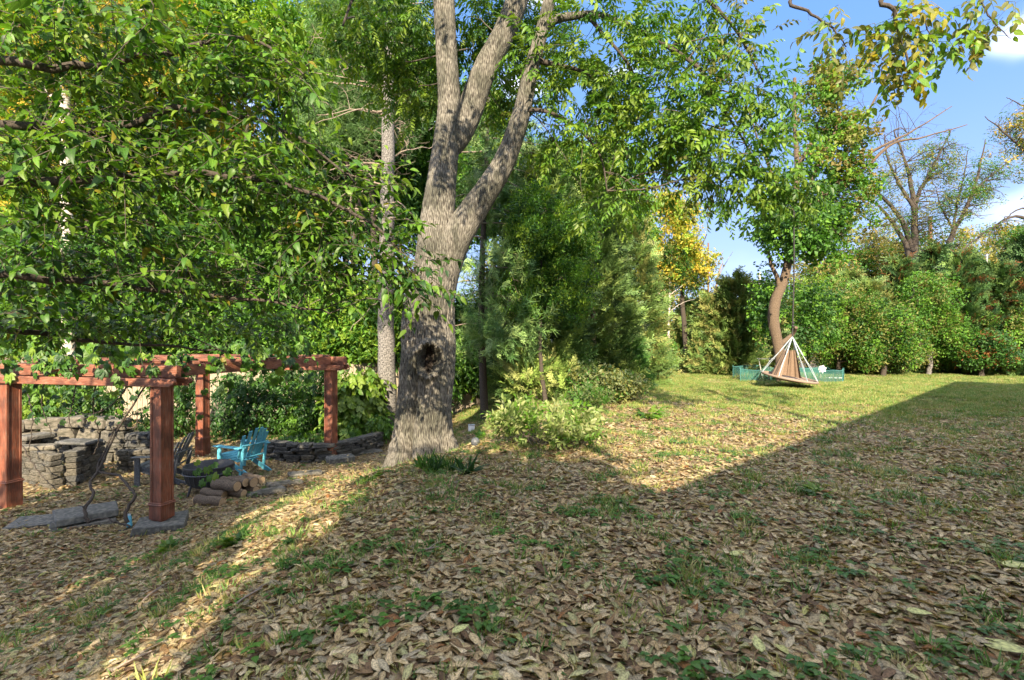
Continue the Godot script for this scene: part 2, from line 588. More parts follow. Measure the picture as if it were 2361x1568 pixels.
func tuft_mesh(n: int, reach: float, leaf_l: float, leaf_w: float, sd: int) -> ArrayMesh:   # a ball of separate leaves
	var r := RandomNumberGenerator.new()
	r.seed = sd
	var b := MB.new()
	for i in n:
		var p := rnd_dir(r) * Vector3(1, 0.7, 1) * reach * pow(r.randf(), 0.5)
		var k := r.randf_range(0.7, 1.2)
		b.leaf(aim(p, rnd_dir(r) * Vector3(1, 0.5, 1) + Vector3.DOWN * 0.35, Vector3.UP + rnd_dir(r) * 0.7, 1.0), leaf_l * k, leaf_w * k, 0.3, 0.2, 0.0, 2)
	return b.mesh()

func cedar_mesh(sd: int) -> ArrayMesh:                     # a flat fan of scaly shoots
	var r := RandomNumberGenerator.new()
	r.seed = sd
	var b := MB.new()
	for i in 16:
		var t := i / 15.0
		var side := 1.0 if i % 2 == 0 else -1.0
		var at := Vector3(0, 0.03 * sin(t * 9.0), -t * 0.8)
		var L := 0.34 * (1.0 - 0.5 * t) * r.randf_range(0.7, 1.2)
		b.leaf(aim(at, Vector3(side * 0.8, r.randf_range(-0.15, 0.25), -0.8), Vector3.UP + rnd_dir(r) * 0.35, 1.0), L, 0.075, 0.3, 0.05, 0.0, 2)
		if i % 3 == 0:
			b.leaf(aim(at + Vector3(side * 0.1, 0, -0.1), Vector3(side * 0.5, r.randf_range(-0.3, 0.4), -0.9), rnd_dir(r), 1.0), L * 0.8, 0.06, 0.3, 0.0, 0.0, 2)
	b.leaf(aim(Vector3.ZERO, Vector3(0, 0, -1), Vector3.UP, 1.0), 1.0, 0.06, 0.3, 0.0, 0.0, 3)
	return b.mesh()

func needle_mesh(n: int, L: float, w: float, sd: int) -> ArrayMesh:   # a pine shoot
	var r := RandomNumberGenerator.new()
	r.seed = sd
	var b := MB.new()
	for i in n:
		var t := r.randf()
		var a := r.randf() * TAU
		var ahead := Vector3(cos(a) * 0.9, sin(a) * 0.9 - 0.1, -r.randf_range(0.3, 1.2))
		b.leaf(aim(Vector3(0, 0, -t * 0.3), ahead, rnd_dir(r), 1.0), L * r.randf_range(0.7, 1.1), w, 0.0, 0.15, 0.0, 1)
		# a needle is a narrow blade: widen its foot so that the single segment has an area
		var k := b.v.size()
		b.v[k - 6] = b.v[k - 5].lerp(b.v[k - 6], 8.0)
		b.v[k - 4] = b.v[k - 5].lerp(b.v[k - 4], 8.0)
	return b.mesh()

func grass_mesh(n: int, h: float, sd: int) -> ArrayMesh:
	var r := RandomNumberGenerator.new()
	r.seed = sd
	var b := MB.new()
	for i in n:
		var a := r.randf() * TAU
		var p := Vector3(cos(a), 0, sin(a)) * r.randf() * 0.06
		var ahead := Vector3(cos(a) * 0.5, r.randf_range(0.5, 1.3), sin(a) * 0.5)
		b.leaf(aim(p, ahead, rnd_dir(r), 1.0), h * r.randf_range(0.6, 1.3), 0.007 + h * 0.03, 0.2, 0.35, 0.0, 3, 0.45)
	return b.mesh()

func shrub(called: String, label: String, category: String, at: Vector3, blobs: Array, n: int, mesh: Mesh, mat: Material, pal: Array, s0: float, s1: float, mode: int, sd: int, group := "", stems := 6, thr := -0.2, stem_mat: Material = null) -> Node3D:
	var t := thing(called, label, category, at, group)
	var r := RandomNumberGenerator.new()
	r.seed = sd + 7
	var knots := []
	for k in stems:
		var b: Array = blobs[r.randi() % blobs.size()]
		var q: Vector3 = b[0] + rnd_dir(r) * b[1] * 0.5
		var foot := at + Vector3(r.randf_range(-0.12, 0.12), -0.05, r.randf_range(-0.12, 0.12))
		limb(t, "stem", [foot, foot.lerp(q, 0.5) + Vector3(0, 0.1, 0) + rnd_dir(r) * 0.08, q], 0.018 + 0.006 * at.distance_to(q), 0.006, stem_mat if stem_mat else M.twig, knots, 6, 8)
	crown(t, "foliage", blobs, n, mesh, mat, pal, s0, s1, mode, sd, thr)
	return t

# an arborvitae or juniper: a straight trunk in a pointed coat of upswept sprays
func cedar(called: String, label: String, at: Vector3, h: float, w: float, n: int, pal: Array, sd: int, group := "", bare := 0.0, s0 := 0.45, s1 := 0.9, mesh_key := "cedar") -> Node3D:
	var t := thing(called, label, "conifer", at, group)
	var r := RandomNumberGenerator.new()
	r.seed = sd
	clump.seed = sd
	clump.frequency = 0.8
	var b := MB.new()
	var ln := curve([Vector3(0, -0.1, 0), Vector3(r.randf_range(-0.1, 0.1), h * 0.4, 0), Vector3(r.randf_range(-0.1, 0.1), h * 0.97, 0)], 8)
	b.tube(ln, taper(0.025 * h + 0.03, 0.012, 8), 8)
	part(t, "trunk", b.mesh(M.brown_bark))
	var xfs := []
	var cols := PackedColorArray()
	var tries := 0
	while xfs.size() < n and tries < n * 5:
		tries += 1
		var f := pow(r.randf(), 1.25)
		var a := r.randf() * TAU
		var prof := pow(1.0 - f, 0.65) * (0.72 + 0.28 * minf(1.0, f * 5.0 + 0.3))
		var bump := 1.0 + 0.35 * clump.get_noise_3d(cos(a) * 2.0, f * h * 0.8, sin(a) * 2.0)
		var rad := w * 0.5 * prof * bump * pow(r.randf(), 0.3)
		var y := bare + f * (h - bare)
		var p := Vector3(cos(a) * rad, y, sin(a) * rad)
		if clump.get_noise_3d(p.x * 1.6, p.y * 1.6, p.z * 1.6) < -0.28:
			continue
		var out := Vector3(cos(a), r.randf_range(0.1, 0.9), sin(a)) + rnd_dir(r) * 0.45
		xfs.append(aim(p, out, rnd_dir(r), r.randf_range(s0, s1)))
		cols.append(pick(pal, r, 0.3))
	scatter(t, "foliage", M[mesh_key], M.needle, xfs, cols)
	return t
# ------------------------------------------------------------------ the place
const BRIGHT := Color(0.13, 0.275, 0.024)
const MID := Color(0.068, 0.18, 0.022)
const DARK := Color(0.032, 0.098, 0.02)
const LIME := Color(0.21, 0.33, 0.032)
const GOLD := Color(0.5, 0.35, 0.04)
const RUST := Color(0.24, 0.1, 0.03)
const OLIVE := Color(0.19, 0.2, 0.05)

func sky_cover() -> ImageTexture:
	var w := 1024
	var h := 512
	var im := Image.create(w, h, false, Image.FORMAT_RGBAF)
	var fn := FastNoiseLite.new()
	fn.seed = 5
	fn.frequency = 1.3
	fn.fractal_octaves = 6
	for y in h:
		var el := (0.5 - (y + 0.5) / h) * PI
		if el < 0.0:
			continue
		for x in w:
			var az := (x + 0.5) / w * TAU
			var p := Vector3(cos(az) * cos(el), sin(el) * 2.6, sin(az) * cos(el))
			var k := smoothstep(0.18, 0.68, fn.get_noise_3dv(p * 1.15 + Vector3(28.83585, 12.74526, 1.530966)) + 0.22)
			k = k * smoothstep(0.1, 0.45, el)
			if k > 0.0:
				im.set_pixel(x, y, Color(3.5, 3.2, 2.85, k))  # clouds, mostly out of view, brightened to fill the shade below
	return ImageTexture.create_from_image(im)

func _ready() -> void:
	var cam := Camera3D.new()
	cam.name = "camera"
	cam.position = Vector3(0, EYE, 0)
	cam.fov = rad_to_deg(2.0 * atan(784.0 / F))
	cam.near = 0.05
	cam.far = 600.0
	cam.current = true
	add_child(cam)
	var sm := ProceduralSkyMaterial.new()
	sm.sky_top_color = Color(0.08, 0.195, 0.47).linear_to_srgb()
	sm.sky_horizon_color = Color(0.41, 0.52, 0.72).linear_to_srgb()
	sm.sky_curve = 0.16
	sm.ground_bottom_color = Color(0.1, 0.1, 0.06).linear_to_srgb()
	sm.ground_horizon_color = Color(0.3, 0.3, 0.25).linear_to_srgb()
	sm.sky_cover = sky_cover()
	sm.sky_cover_modulate = Color(1, 1, 1, 1)
	sm.energy_multiplier = 0.4
	var env := Environment.new()
	env.background_mode = Environment.BG_SKY
	env.sky = Sky.new()
	env.sky.sky_material = sm
	env.tonemap_mode = Environment.TONE_MAPPER_LINEAR
	env.tonemap_exposure = 6.1
	env.sdfgi_enabled = true
	env.ssao_enabled = true
	env.ssil_enabled = true
	var we := WorldEnvironment.new()
	we.name = "sky"
	we.environment = env
	add_child(we)
	var sun := DirectionalLight3D.new()
	sun.name = "sun"
	sun.light_energy = 0.92
	sun.light_color = Color(1.0, 0.93, 0.81)
	sun.light_angular_distance = 0.55
	sun.shadow_enabled = true
	sun.rotation = Vector3(-deg_to_rad(SUN_UP), -deg_to_rad(SUN_TURN), 0)
	add_child(sun)

	fine.frequency = 1.0
	fine.seed = 2
	build_materials()
	M.cedar = cedar_mesh(4)
	build_ground()
	build_house()
	build_hollow_tree()
	build_leaning_tree()
	build_back_trees()
	build_swing_tree()
	build_right_trees()
	build_hedge()
	build_fence()
	build_pergola()
	build_stonework()
	build_chairs()
	build_fire_things()
	build_swing()
	build_net_garden()
	build_shrubs()
	build_poles()
	build_small_things()
	build_litter()

func build_ground() -> void:
	var xs := []
	var zs := []
	var x := -90.0
	while x <= 90.0:
		xs.append(x)
		x += 0.2 if absf(x) < 14.0 else 3.0
	var d := -25.0
	while d <= 120.0:
		zs.append(d)
		d += 0.2 if d > -1.0 and d < 18.0 else 3.0
	var pts := PackedVector3Array()
	for dd in zs:
		for xx in xs:
			var e := 0.02 * clump.get_noise_2d(xx * 3.0, dd * 3.0) if absf(xx) < 14.0 else 0.0
			pts.append(Vector3(xx, gh(xx, -dd) + e, -dd))
	var b := MB.new()
	b.sheet(zs.size(), xs.size(), pts)
	var g := part(self, "ground", b.mesh(M.ground))
	g.set_meta("kind", "structure")
	g.set_meta("label", "garden ground sloping down to the left, under fallen leaves and grass")

func build_house() -> void:
	# the house one stands beside: its eave draws the long shadow edge across the lawn
	var run := 3.4 / tan(deg_to_rad(SUN_UP))
	var sx := sin(deg_to_rad(SUN_TURN)) * run
	var sd := cos(deg_to_rad(SUN_TURN)) * run
	var a := Vector3(1.95 - sx, 0, -(5.7 - sd))
	var b := Vector3(16.0 - sx, 0, -(18.7 - sd))
	var along := (b - a).normalized()
	var back := Vector3(-along.z, 0, along.x)
	a = a - along * 11.0
	var L := a.distance_to(b)
	var t := thing("house", "pale one storey house with low gabled dark roof standing behind the viewer", "house", a)
	var at := func(u: float, y: float, w: float) -> Vector3: return along * u + back * w + Vector3(0, y, 0)
	var bs := Basis(along, Vector3.UP, along.cross(Vector3.UP))
	var m := MB.new()
	m.bx(Transform3D(bs, at.call(L * 0.5, 1.3, 5.0)), Vector3(L - 0.8, 4.0, 9.0), 0.02)
	part(t, "wall", m.mesh(M.siding))
	for s in 2:
		var r := MB.new()
		var e0: Vector3 = at.call(0.0, 3.3, 0.0 if s == 0 else 10.0)
		var e1: Vector3 = at.call(L, 3.3, 0.0 if s == 0 else 10.0)
		var r0: Vector3 = at.call(0.0, 5.0, 5.0)
		var r1: Vector3 = at.call(L, 5.0, 5.0)
		var up := Vector3(0, 0.1, 0)
		var c := (e0 + r1) * 0.5 + up * 0.5
		r.poly([e0 + up, e1 + up, r1 + up, r0 + up], c)
		r.poly([e0, e1, r1, r0], c)
		r.poly([e0, e1, e1 + up, e0 + up], c)
		r.poly([e0, r0, r0 + up, e0 + up], c)
		r.poly([e1, r1, r1 + up, e1 + up], c)
		part(t, "roof_slope", r.mesh(M.roof))
	for e in 2:
		var g := MB.new()
		for k in [0.42, 0.55]:
			var u: float = k if e == 0 else L - k
			g.poly([at.call(u, 3.3, 0.5), at.call(u, 3.3, 9.5), at.call(u, 4.88, 5.0)], at.call(u + (0.2 if (k < 0.5) == (e == 0) else -0.2), 3.7, 5.0))
		part(t, "gable", g.mesh(M.siding))
	for k in 7:
		for f in 1:
			var w := MB.new()
			w.bx(Transform3D(bs, at.call(2.0 + k * (L - 4.0) / 6.0, 1.5 + f * 2.8, 0.49)), Vector3(1.1, 1.4, 0.06), 0.01)
			var win := part(t, "window", w.mesh(M.white))
			var q := MB.new()
			q.bx(Transform3D(bs, at.call(2.0 + k * (L - 4.0) / 6.0, 1.5 + f * 2.8, 0.455)), Vector3(0.95, 1.25, 0.02), 0.004)
			part(win, "pane", q.mesh(M.glass))

# ------------------------------------------------------------------ the hollow tree in the middle
func build_hollow_tree() -> void:
	var D := 8.5
	var foot := G(978, 1062)
	var t := thing("hollow_tree", "massive grey barked tree with dark hollow in its trunk and three stems", "tree", foot)
	var knots := []
	# outline of the trunk: survey row, left, right
	var rows := [[1120, 880, 1070], [1090, 892, 1062], [1065, 906, 1049], [1040, 914, 1041], [1000, 917, 1035], [930, 921, 1036], [860, 926, 1044], [800, 931, 1047], [750, 930, 1044], [690, 934, 1044], [640, 952, 1052], [600, 972, 1056], [560, 988, 1044], [520, 1004, 1030], [490, 1012, 1022]]
	var n := 190
	var sides := 176
	var pts := PackedVector3Array()
	var mask := PackedByteArray()
	var th := deg_to_rad(79.0)
	var hy := P(988, 828, D).y
	for i in n:
		var f := float(i) / (n - 1) * (rows.size() - 1)
		var k := mini(int(f), rows.size() - 2)
		var q := f - k
		q = q * q * (3.0 - 2.0 * q) * 0.5 + q * 0.5
		var py := lerpf(rows[k][0], rows[k + 1][0], q)
		var l := lerpf(rows[k][1], rows[k + 1][1], q)
		var rr := lerpf(rows[k][2], rows[k + 1][2], q)
		var c := P((l + rr) * 0.5, py, D)
		var r0 := (rr - l) * 0.5 / F * D
		for jj in sides + 1:
			var j := sides - jj
			var a := TAU * (j % sides) / sides
			var r := r0
			var dir := Vector3(cos(a), 0, sin(a))
			var da := wrapf(a - th, -PI, PI)
			# roots flare, and a long seam runs up the left of the front
			var low := exp(-maxf(0.0, c.y - foot.y) / 0.28)
			r *= 1.0 + low * (0.06 + 0.17 * sin(a * 5.0 + 0.6) + 0.07 * sin(a * 9.0))
			var seam := da - 0.52 + 0.1 * sin(c.y * 2.3)
			r -= 0.075 * exp(-pow(seam / 0.1, 2.0)) * smoothstep(hy + 0.35, hy - 0.2, c.y)
			r += 0.035 * exp(-pow((seam - 0.24) / 0.16, 2.0)) * smoothstep(hy + 0.35, hy - 0.2, c.y)
			# ridged bark, drawn out along the trunk; smoother on the worn lower front
			var worn := exp(-pow(da / 0.55, 2.0)) * smoothstep(hy - 0.25, hy - 0.5, c.y)
			var wob := 0.12 * clump.get_noise_3d(dir.x * 2.0, c.y * 1.6, dir.z * 2.0)
			var ridge := 1.0 - 2.0 * absf(fine.get_noise_3d(dir.x * 9.0 + wob * 6.0, c.y * 2.4, dir.z * 9.0))
			var ridge2 := 1.0 - 2.0 * absf(fine.get_noise_3d(dir.x * 21.0 + 7.0, c.y * 5.0, dir.z * 21.0))
			r += (0.026 * ridge + 0.013 * ridge2) * (1.0 - 0.5 * worn) + 0.025 * clump.get_noise_3d(dir.x * 1.5, c.y * 1.4, dir.z * 1.5)
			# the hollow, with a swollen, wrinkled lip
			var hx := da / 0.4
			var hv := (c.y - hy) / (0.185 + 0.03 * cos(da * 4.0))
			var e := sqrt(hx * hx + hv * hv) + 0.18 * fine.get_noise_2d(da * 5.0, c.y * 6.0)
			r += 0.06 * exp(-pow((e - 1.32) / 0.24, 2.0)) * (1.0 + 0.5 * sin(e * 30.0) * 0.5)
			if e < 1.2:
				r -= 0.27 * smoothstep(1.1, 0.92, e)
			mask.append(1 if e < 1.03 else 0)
			pts.append(c + dir * maxf(r, 0.03) - foot)
	var b := MB.new()
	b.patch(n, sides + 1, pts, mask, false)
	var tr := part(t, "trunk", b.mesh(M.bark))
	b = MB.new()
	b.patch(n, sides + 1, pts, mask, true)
	part(tr, "hollow", b.mesh(M.shaded_rot))
	# three stems
	bark_limb(t, "stem", [P(996, 780, D), P(999, 690, D), P(1004, 600, D), P(1008, 520, D), P(1018, 420, D), P(1030, 320, D), P(1036, 240, D), P(1030, 130, D), P(1024, 10, D), P(1018, -140, D), P(1026, -330, D - 0.2)], [0.3, 0.33, 0.315, 0.275, 0.235, 0.215, 0.19, 0.175, 0.168, 0.15, 0.1], knots)
	bark_limb(t, "stem", [P(1030, 350, D), P(1052, 320, D + 0.05), P(1078, 268, D + 0.1), P(1118, 160, D + 0.15), P(1160, 80, D + 0.2), P(1190, 5, D + 0.2), P(1225, -120, D + 0.3), P(1270, -300, D + 0.5)], [0.14, 0.19, 0.2, 0.185, 0.18, 0.185, 0.16, 0.1], knots)
	bark_limb(t, "stem", [P(1000, 720, D), P(1014, 640, D - 0.03), P(1040, 570, D - 0.06), P(1074, 510, D - 0.1), P(1120, 442, D - 0.15), P(1164, 370, D - 0.2), P(1201, 266, D - 0.3), P(1221, 178, D - 0.35), P(1240, 106, D - 0.4), P(1255, 52, D - 0.4), P(1268, -10, D - 0.4), P(1290, -140, D - 0.3), P(1340, -300, D)], [0.28, 0.285, 0.255, 0.22, 0.19, 0.17, 0.142, 0.118, 0.105, 0.1, 0.085, 0.07, 0.04], knots)
	# boughs that carry the hanging foliage
	var B := D - 0.4
	limb(t, "bough", [P(1247, 80, B), P(1275, 48, B), P(1320, 37, B), P(1380, 34, B), P(1444, 57, B)], 0.085, 0.045, M.bark, knots, 10, 20)
	limb(t, "bough", [P(1355, 36, B), P(1392, 80, B - 0.1), P(1440, 135, B - 0.2), P(1470, 195, B - 0.3), P(1478, 270, B - 0.4)], 0.035, 0.012, M.dark_bark, knots, 7, 14)
	limb(t, "bough", [P(1240, 140, B), P(1285, 150, B), P(1330, 160, B - 0.1), P(1360, 175, B - 0.2)], 0.05, 0.02, M.dark_bark, knots, 7, 12)
	limb(t, "bough", [P(1440, 55, B), P(1520, 95, B - 0.2), P(1614, 159, B - 0.4), P(1640, 212, B - 0.5), P(1702, 303, B - 0.6), P(1751, 388, B - 0.6)], 0.045, 0.012, M.dark_bark, knots, 7, 22)
	limb(t, "bough", [P(1205, 255, B), P(1250, 255, B), P(1310, 280, B - 0.1), P(1380, 350, B - 0.2), P(1400, 440, B - 0.2)], 0.04, 0.01, M.dark_bark, knots, 7, 16)
	limb(t, "bough", [P(1290, -140, D), P(1440, -120, D - 0.5), P(1580, -40, D - 0.8), P(1690, 60, D - 1.0), P(1760, 190, D - 1.1)], 0.06, 0.012, M.dark_bark, knots, 7, 20)
	limb(t, "bough", [P(1018, -140, D), P(930, -150, D - 0.3), P(840, -60, D - 0.4), P(790, 60, D - 0.5)], 0.07, 0.015, M.dark_bark, knots, 7, 16)
	limb(t, "bough", [P(1026, -330, D), Vector3(-1.2, 9.5, -6.5), Vector3(-0.9, 8.4, -4.8), Vector3(-1.3, 7.0, -3.6)], 0.09, 0.02, M.bark, knots, 8, 16)
	limb(t, "bough", [P(1270, -300, D), Vector3(1.6, 9.8, -7.5), Vector3(3.4, 9.2, -6.0), Vector3(4.6, 8.2, -5.0)], 0.09, 0.02, M.bark, knots, 8, 16)
	limb(t, "bough", [P(1018, -160, D), Vector3(-2.6, 9.0, -7.5), Vector3(-4.2, 9.0, -5.5), Vector3(-5.0, 8.5, -4.0)], 0.09, 0.02, M.bark, knots, 8, 16)
	var sp := spray_mesh(11, 0.4, 0.12, 0.045, 11, 0.45)
	var sp2 := spray_mesh(9, 0.34, 0.11, 0.046, 12, 0.4)
	var front := [blob(1330, 120, 8.3, 150, 130, 1.4), blob(1470, 130, 8.0, 120, 140, 1.2), blob(1560, 250, 7.7, 110, 120, 1.0), blob(1340, 290, 8.6, 130, 110, 1.1), blob(1480, 320, 8.2, 150, 100, 1.1), blob(1620, 340, 7.6, 110, 100, 0.9), blob(1410, 450, 8.4, 110, 70, 0.9), blob(1600, 60, 8.0, 90, 90, 0.8)]
	var hang := [blob(1760, 250, 7.4, 70, 90, 0.6), blob(1800, 360, 7.3, 75, 110, 0.6), blob(1720, 430, 7.4, 80, 80, 0.6), blob(1830, 450, 7.3, 60, 80, 0.5), blob(1690, 180, 7.5, 70, 80, 0.6)]
	var thin := [blob(1700, 110, 7.6, 90, 120, 0.6), blob(1640, 450, 7.6, 80, 50, 0.5), blob(1560, 430, 7.8, 70, 80, 0.5), blob(1230, 300, 9.2, 60, 130, 0.5)]
	var left := [blob(900, 60, 9.6, 170, 110, 1.2), blob(1110, 60, 9.8, 70, 120, 0.8), blob(960, 200, 10.2, 110, 110, 0.9), blob(1150, 180, 10.2, 70, 110, 0.8), blob(1240, 60, 10.0, 80, 90, 0.8)]
	var above := [[Vector3(-1.4, 9.6, -6.8), Vector3(3.6, 1.6, 2.6)], [Vector3(-1.3, 6.9, -4.2), Vector3(1.7, 0.8, 1.1)], [Vector3(-3.8, 8.3, -5.0), Vector3(2.0, 1.0, 1.4)], [Vector3(2.6, 9.6, -7.5), Vector3(2.4, 1.4, 2.2)]]
	crown(t, "foliage", front, 1080, sp, M.leaf, [BRIGHT, BRIGHT, LIME, LIME, MID], 0.75, 1.2, 1, 21, -0.02, 1.0)
	crown(t, "foliage", hang, 360, sp2, M.leaf, [BRIGHT, LIME, BRIGHT, MID], 0.75, 1.2, 1, 22, -0.15, 1.0)
	crown(t, "foliage", thin, 170, sp2, M.leaf, [BRIGHT, LIME, OLIVE], 0.7, 1.1, 1, 23, -0.05, 1.2)
	crown(t, "foliage", left, 1150, sp, M.leaf, [BRIGHT, MID, LIME], 0.8, 1.2, 1, 24, -0.15, 0.8)
	crown(t, "foliage", above, 1300, sp, M.leaf, [BRIGHT, MID], 0.9, 1.4, 0, 25, 0.0, 0.6)
	twigs(t, knots, front + hang + thin + left, 110, 0.013, M.twig, 26)

func flipped(pts: PackedVector3Array, rows: int, cols: int) -> PackedVector3Array:   # the same ring walked the other way round
	var out := PackedVector3Array()
	for i in rows:
		for j in cols:
			out.append(pts[i * cols + cols - 1 - j])
	return out

# ------------------------------------------------------------------ the tree that leans in from the left, leaf by leaf
func build_leaning_tree() -> void:
	var r := RandomNumberGenerator.new()
	r.seed = 77
	var foot := on(-6.4, 2.6)
	var t := thing("leaning_tree", "broad leaved tree whose low boughs hang over the pergola from the left", "tree", foot)
	var knots := []
	limb(t, "trunk", [foot - Vector3(0, 0.2, 0), foot + Vector3(0.1, 1.5, 0), Vector3(-6.1, 3.0, -2.8), Vector3(-5.9, 5.5, -3.0), Vector3(-5.6, 8.0, -3.2)], 0.24, 0.09, M.dark_bark, knots, 14, 20)
	var boughs := [[[-6.1, 2.6, 2.7], [80, 420, 4.2], [350, 400, 4.6], [640, 420, 4.9], [860, 520, 5.1], [960, 640, 5.1]], [[-6.0, 2.2, 2.7], [60, 640, 4.6], [300, 660, 5.1], [560, 690, 5.3], [760, 720, 5.3]], [[-5.9, 3.6, 2.9], [60, 150, 4.2], [330, 130, 4.4], [560, 90, 4.6], [700, 170, 4.6]], [[-5.8, 3.2, 2.9], [140, 300, 4.4], [420, 250, 4.6], [650, 300, 4.8], [820, 420, 5.0]], [[-6.1, 2.0, 2.7], [0, 760, 5.2], [260, 790, 5.8], [520, 810, 6.2]]]
	for bg in boughs:
		var raw := []
		for k in bg.size():
			raw.append(Vector3(bg[k][0], bg[k][1], -bg[k][2]) if k == 0 else P(bg[k][0], bg[k][1], bg[k][2]))
		limb(t, "bough", raw, 0.05, 0.008, M.dark_bark, knots, 7, 26, 0.02, 5)
	limb(t, "bough", [Vector3(-5.9, 5.0, -3.0), Vector3(-5.8, 5.0, 0.5), Vector3(-5.8, 4.0, 4.0)], 0.06, 0.01, M.dark_bark, knots, 7, 14)
	limb(t, "bough", [Vector3(-5.8, 5.0, 0.5), Vector3(-3.6, 5.0, 1.4), Vector3(-0.8, 4.9, 2.6), Vector3(-0.4, 5.3, 5.0)], 0.04, 0.008, M.dark_bark, knots, 7, 14)  # unseen bough over the viewer, added to carry shading foliage
	limb(t, "bough", [Vector3(-5.9, 5.0, -3.0), Vector3(-6.5, 5.0, -0.5), Vector3(-7.0, 4.4, 1.8)], 0.06, 0.01, M.dark_bark, knots, 7, 14)
	var blobs := [blob(60, 90, 4.6, 230, 130, 0.9), blob(330, 100, 4.4, 230, 130, 0.8), blob(590, 130, 4.6, 130, 150, 0.6), blob(90, 360, 4.5, 190, 160, 0.8), blob(350, 380, 4.7, 220, 170, 0.9), blob(610, 420, 4.9, 190, 160, 0.8), blob(800, 460, 5.1, 120, 110, 0.5), blob(890, 600, 5.1, 100, 90, 0.45), blob(690, 620, 5.2, 150, 100, 0.6), blob(420, 610, 5.1, 210, 110, 0.8), blob(120, 590, 4.9, 190, 110, 0.8), blob(60, 730, 5.4, 130, 45, 0.5), blob(300, 740, 5.9, 160, 40, 0.5), blob(560, 745, 6.2, 130, 40, 0.5), blob(960, 660, 5.0, 45, 40, 0.25)]
	var total := 0.0
	for b in blobs:
		total += b[1].x * b[1].y
	clump.seed = 14
	clump.frequency = 1.1
	var twig := MB.new()
	var list := []
	for b in blobs:
		var want := int(1500.0 * b[1].x * b[1].y / total)
		var tries := 0
		while want > 0 and tries < 5000:
			tries += 1
			var p: Vector3 = b[0] + rnd_dir(r) * b[1] * pow(r.randf(), 0.4)
			if clump.get_noise_3dv(p) < -0.04 + r.randf_range(-0.1, 0.1) or not clear(p):
				continue
			want -= 1
			var ahead := (Vector3(r.randf_range(-0.6, 1.1), r.randf_range(-0.65, 0.4), r.randf_range(-0.8, 0.8))).normalized()
			var L := r.randf_range(0.3, 0.55)
			var sag := Vector3(0, -0.12 * L, 0)
			twig.tube([p - t.position, p + ahead * L * 0.5 - t.position, p + ahead * L + sag - t.position], [0.004, 0.003, 0.0015], 3)
			var right := ahead.cross(Vector3.UP).normalized()
			var tone := r.randf()
			var n := 7 + r.randi() % 5
			for i in n:
				var f := 0.1 + 0.9 * i / (n - 1.0)
				var side := 1.0 if i % 2 == 0 else -1.0
				if i == n - 1:
					side = 0.1
				var at := p + ahead * L * f + sag * f * f
				var dir := right * side * r.randf_range(0.6, 1.1) + ahead * r.randf_range(0.3, 0.9) + Vector3.DOWN * r.randf_range(-0.2, 0.75)
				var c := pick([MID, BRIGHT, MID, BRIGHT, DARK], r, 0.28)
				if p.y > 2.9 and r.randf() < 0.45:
					c = pick([LIME, BRIGHT], r, 0.2)  # upper leaves coloured lighter to stand for sun shining through
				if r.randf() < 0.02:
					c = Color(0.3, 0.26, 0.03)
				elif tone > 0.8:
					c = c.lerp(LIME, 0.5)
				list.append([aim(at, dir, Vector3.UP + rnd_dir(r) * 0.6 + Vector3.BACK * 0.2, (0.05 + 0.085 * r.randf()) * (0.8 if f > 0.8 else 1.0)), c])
	part(t, "twigs", twig.mesh(M.twig)).set_meta("kind", "stuff")
	# leaf shapes, one metre long until they are placed
	var shapes := []
	for k in 4:
		var m := MB.new()
		m.leaf(Transform3D(), 1.0, 0.4 + 0.05 * k, 0.15 + 0.1 * k, [0.1, 0.35, 0.2, 0.5][k], 0.12, 6, 0.62)
		shapes.append(m.mesh())
	# the ones that show largest are leaves of their own, the others are one mass per shape
	list.sort_custom(func(a, b): return score(a[0]) > score(b[0]))
	var rest := [[], [], [], []]
	var tint := [PackedColorArray(), PackedColorArray(), PackedColorArray(), PackedColorArray()]
	var mats := []
	for k in 12:
		var m := leafy(0.5, 0.95, M.leaf.albedo_texture)
		m.vertex_color_use_as_albedo = false
		m.albedo_color = pick([MID, BRIGHT, MID, DARK], r, 0.25).linear_to_srgb()
		mats.append(m)
	for i in list.size():
		var xf: Transform3D = list[i][0]
		xf.origin -= t.position
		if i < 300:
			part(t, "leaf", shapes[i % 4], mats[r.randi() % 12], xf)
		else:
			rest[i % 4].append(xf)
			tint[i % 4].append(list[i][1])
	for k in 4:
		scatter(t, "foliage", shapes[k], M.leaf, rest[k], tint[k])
	var sp := spray_mesh(11, 0.5, 0.14, 0.075, 31, 0.5)
	crown(t, "foliage", [[Vector3(-4.75, 3.9, 4.3), Vector3(1.9, 0.9, 1.4)], [Vector3(-5.5, 3.5, 0.2), Vector3(1.4, 0.8, 1.1)], [Vector3(-6.7, 4.2, 1.6), Vector3(1.8, 1.1, 1.8)], [Vector3(-0.5, 5.3, 5.0), Vector3(1.5, 0.5, 1.2)], [Vector3(-0.75, 4.7, 2.4), Vector3(1.45, 0.4, 1.2)], [Vector3(-1.0, 4.9, 4.0), Vector3(0.9, 0.4, 0.9)], [Vector3(-1.75, 4.8, 5.3), Vector3(0.9, 0.4, 1.0)]], 1800, sp, M.leaf, [MID, BRIGHT], 0.9, 1.4, 0, 33, -0.12, 0.9)  # unseen foliage overhead and behind, added to shade the slope and front post
	twigs(t, knots, blobs, 170, 0.01, M.twig, 34, "twigs")

func score(xf: Transform3D) -> float:                     # how large a thing of this place and size shows
	var p := xf.origin
	var d := -p.z
	if d < 0.5 or absf(p.x) > d * 1.0 or p.y - EYE > d * 0.664 or p.y - EYE < -d * 0.664:
		return 0.0
	return xf.basis.x.length() / d
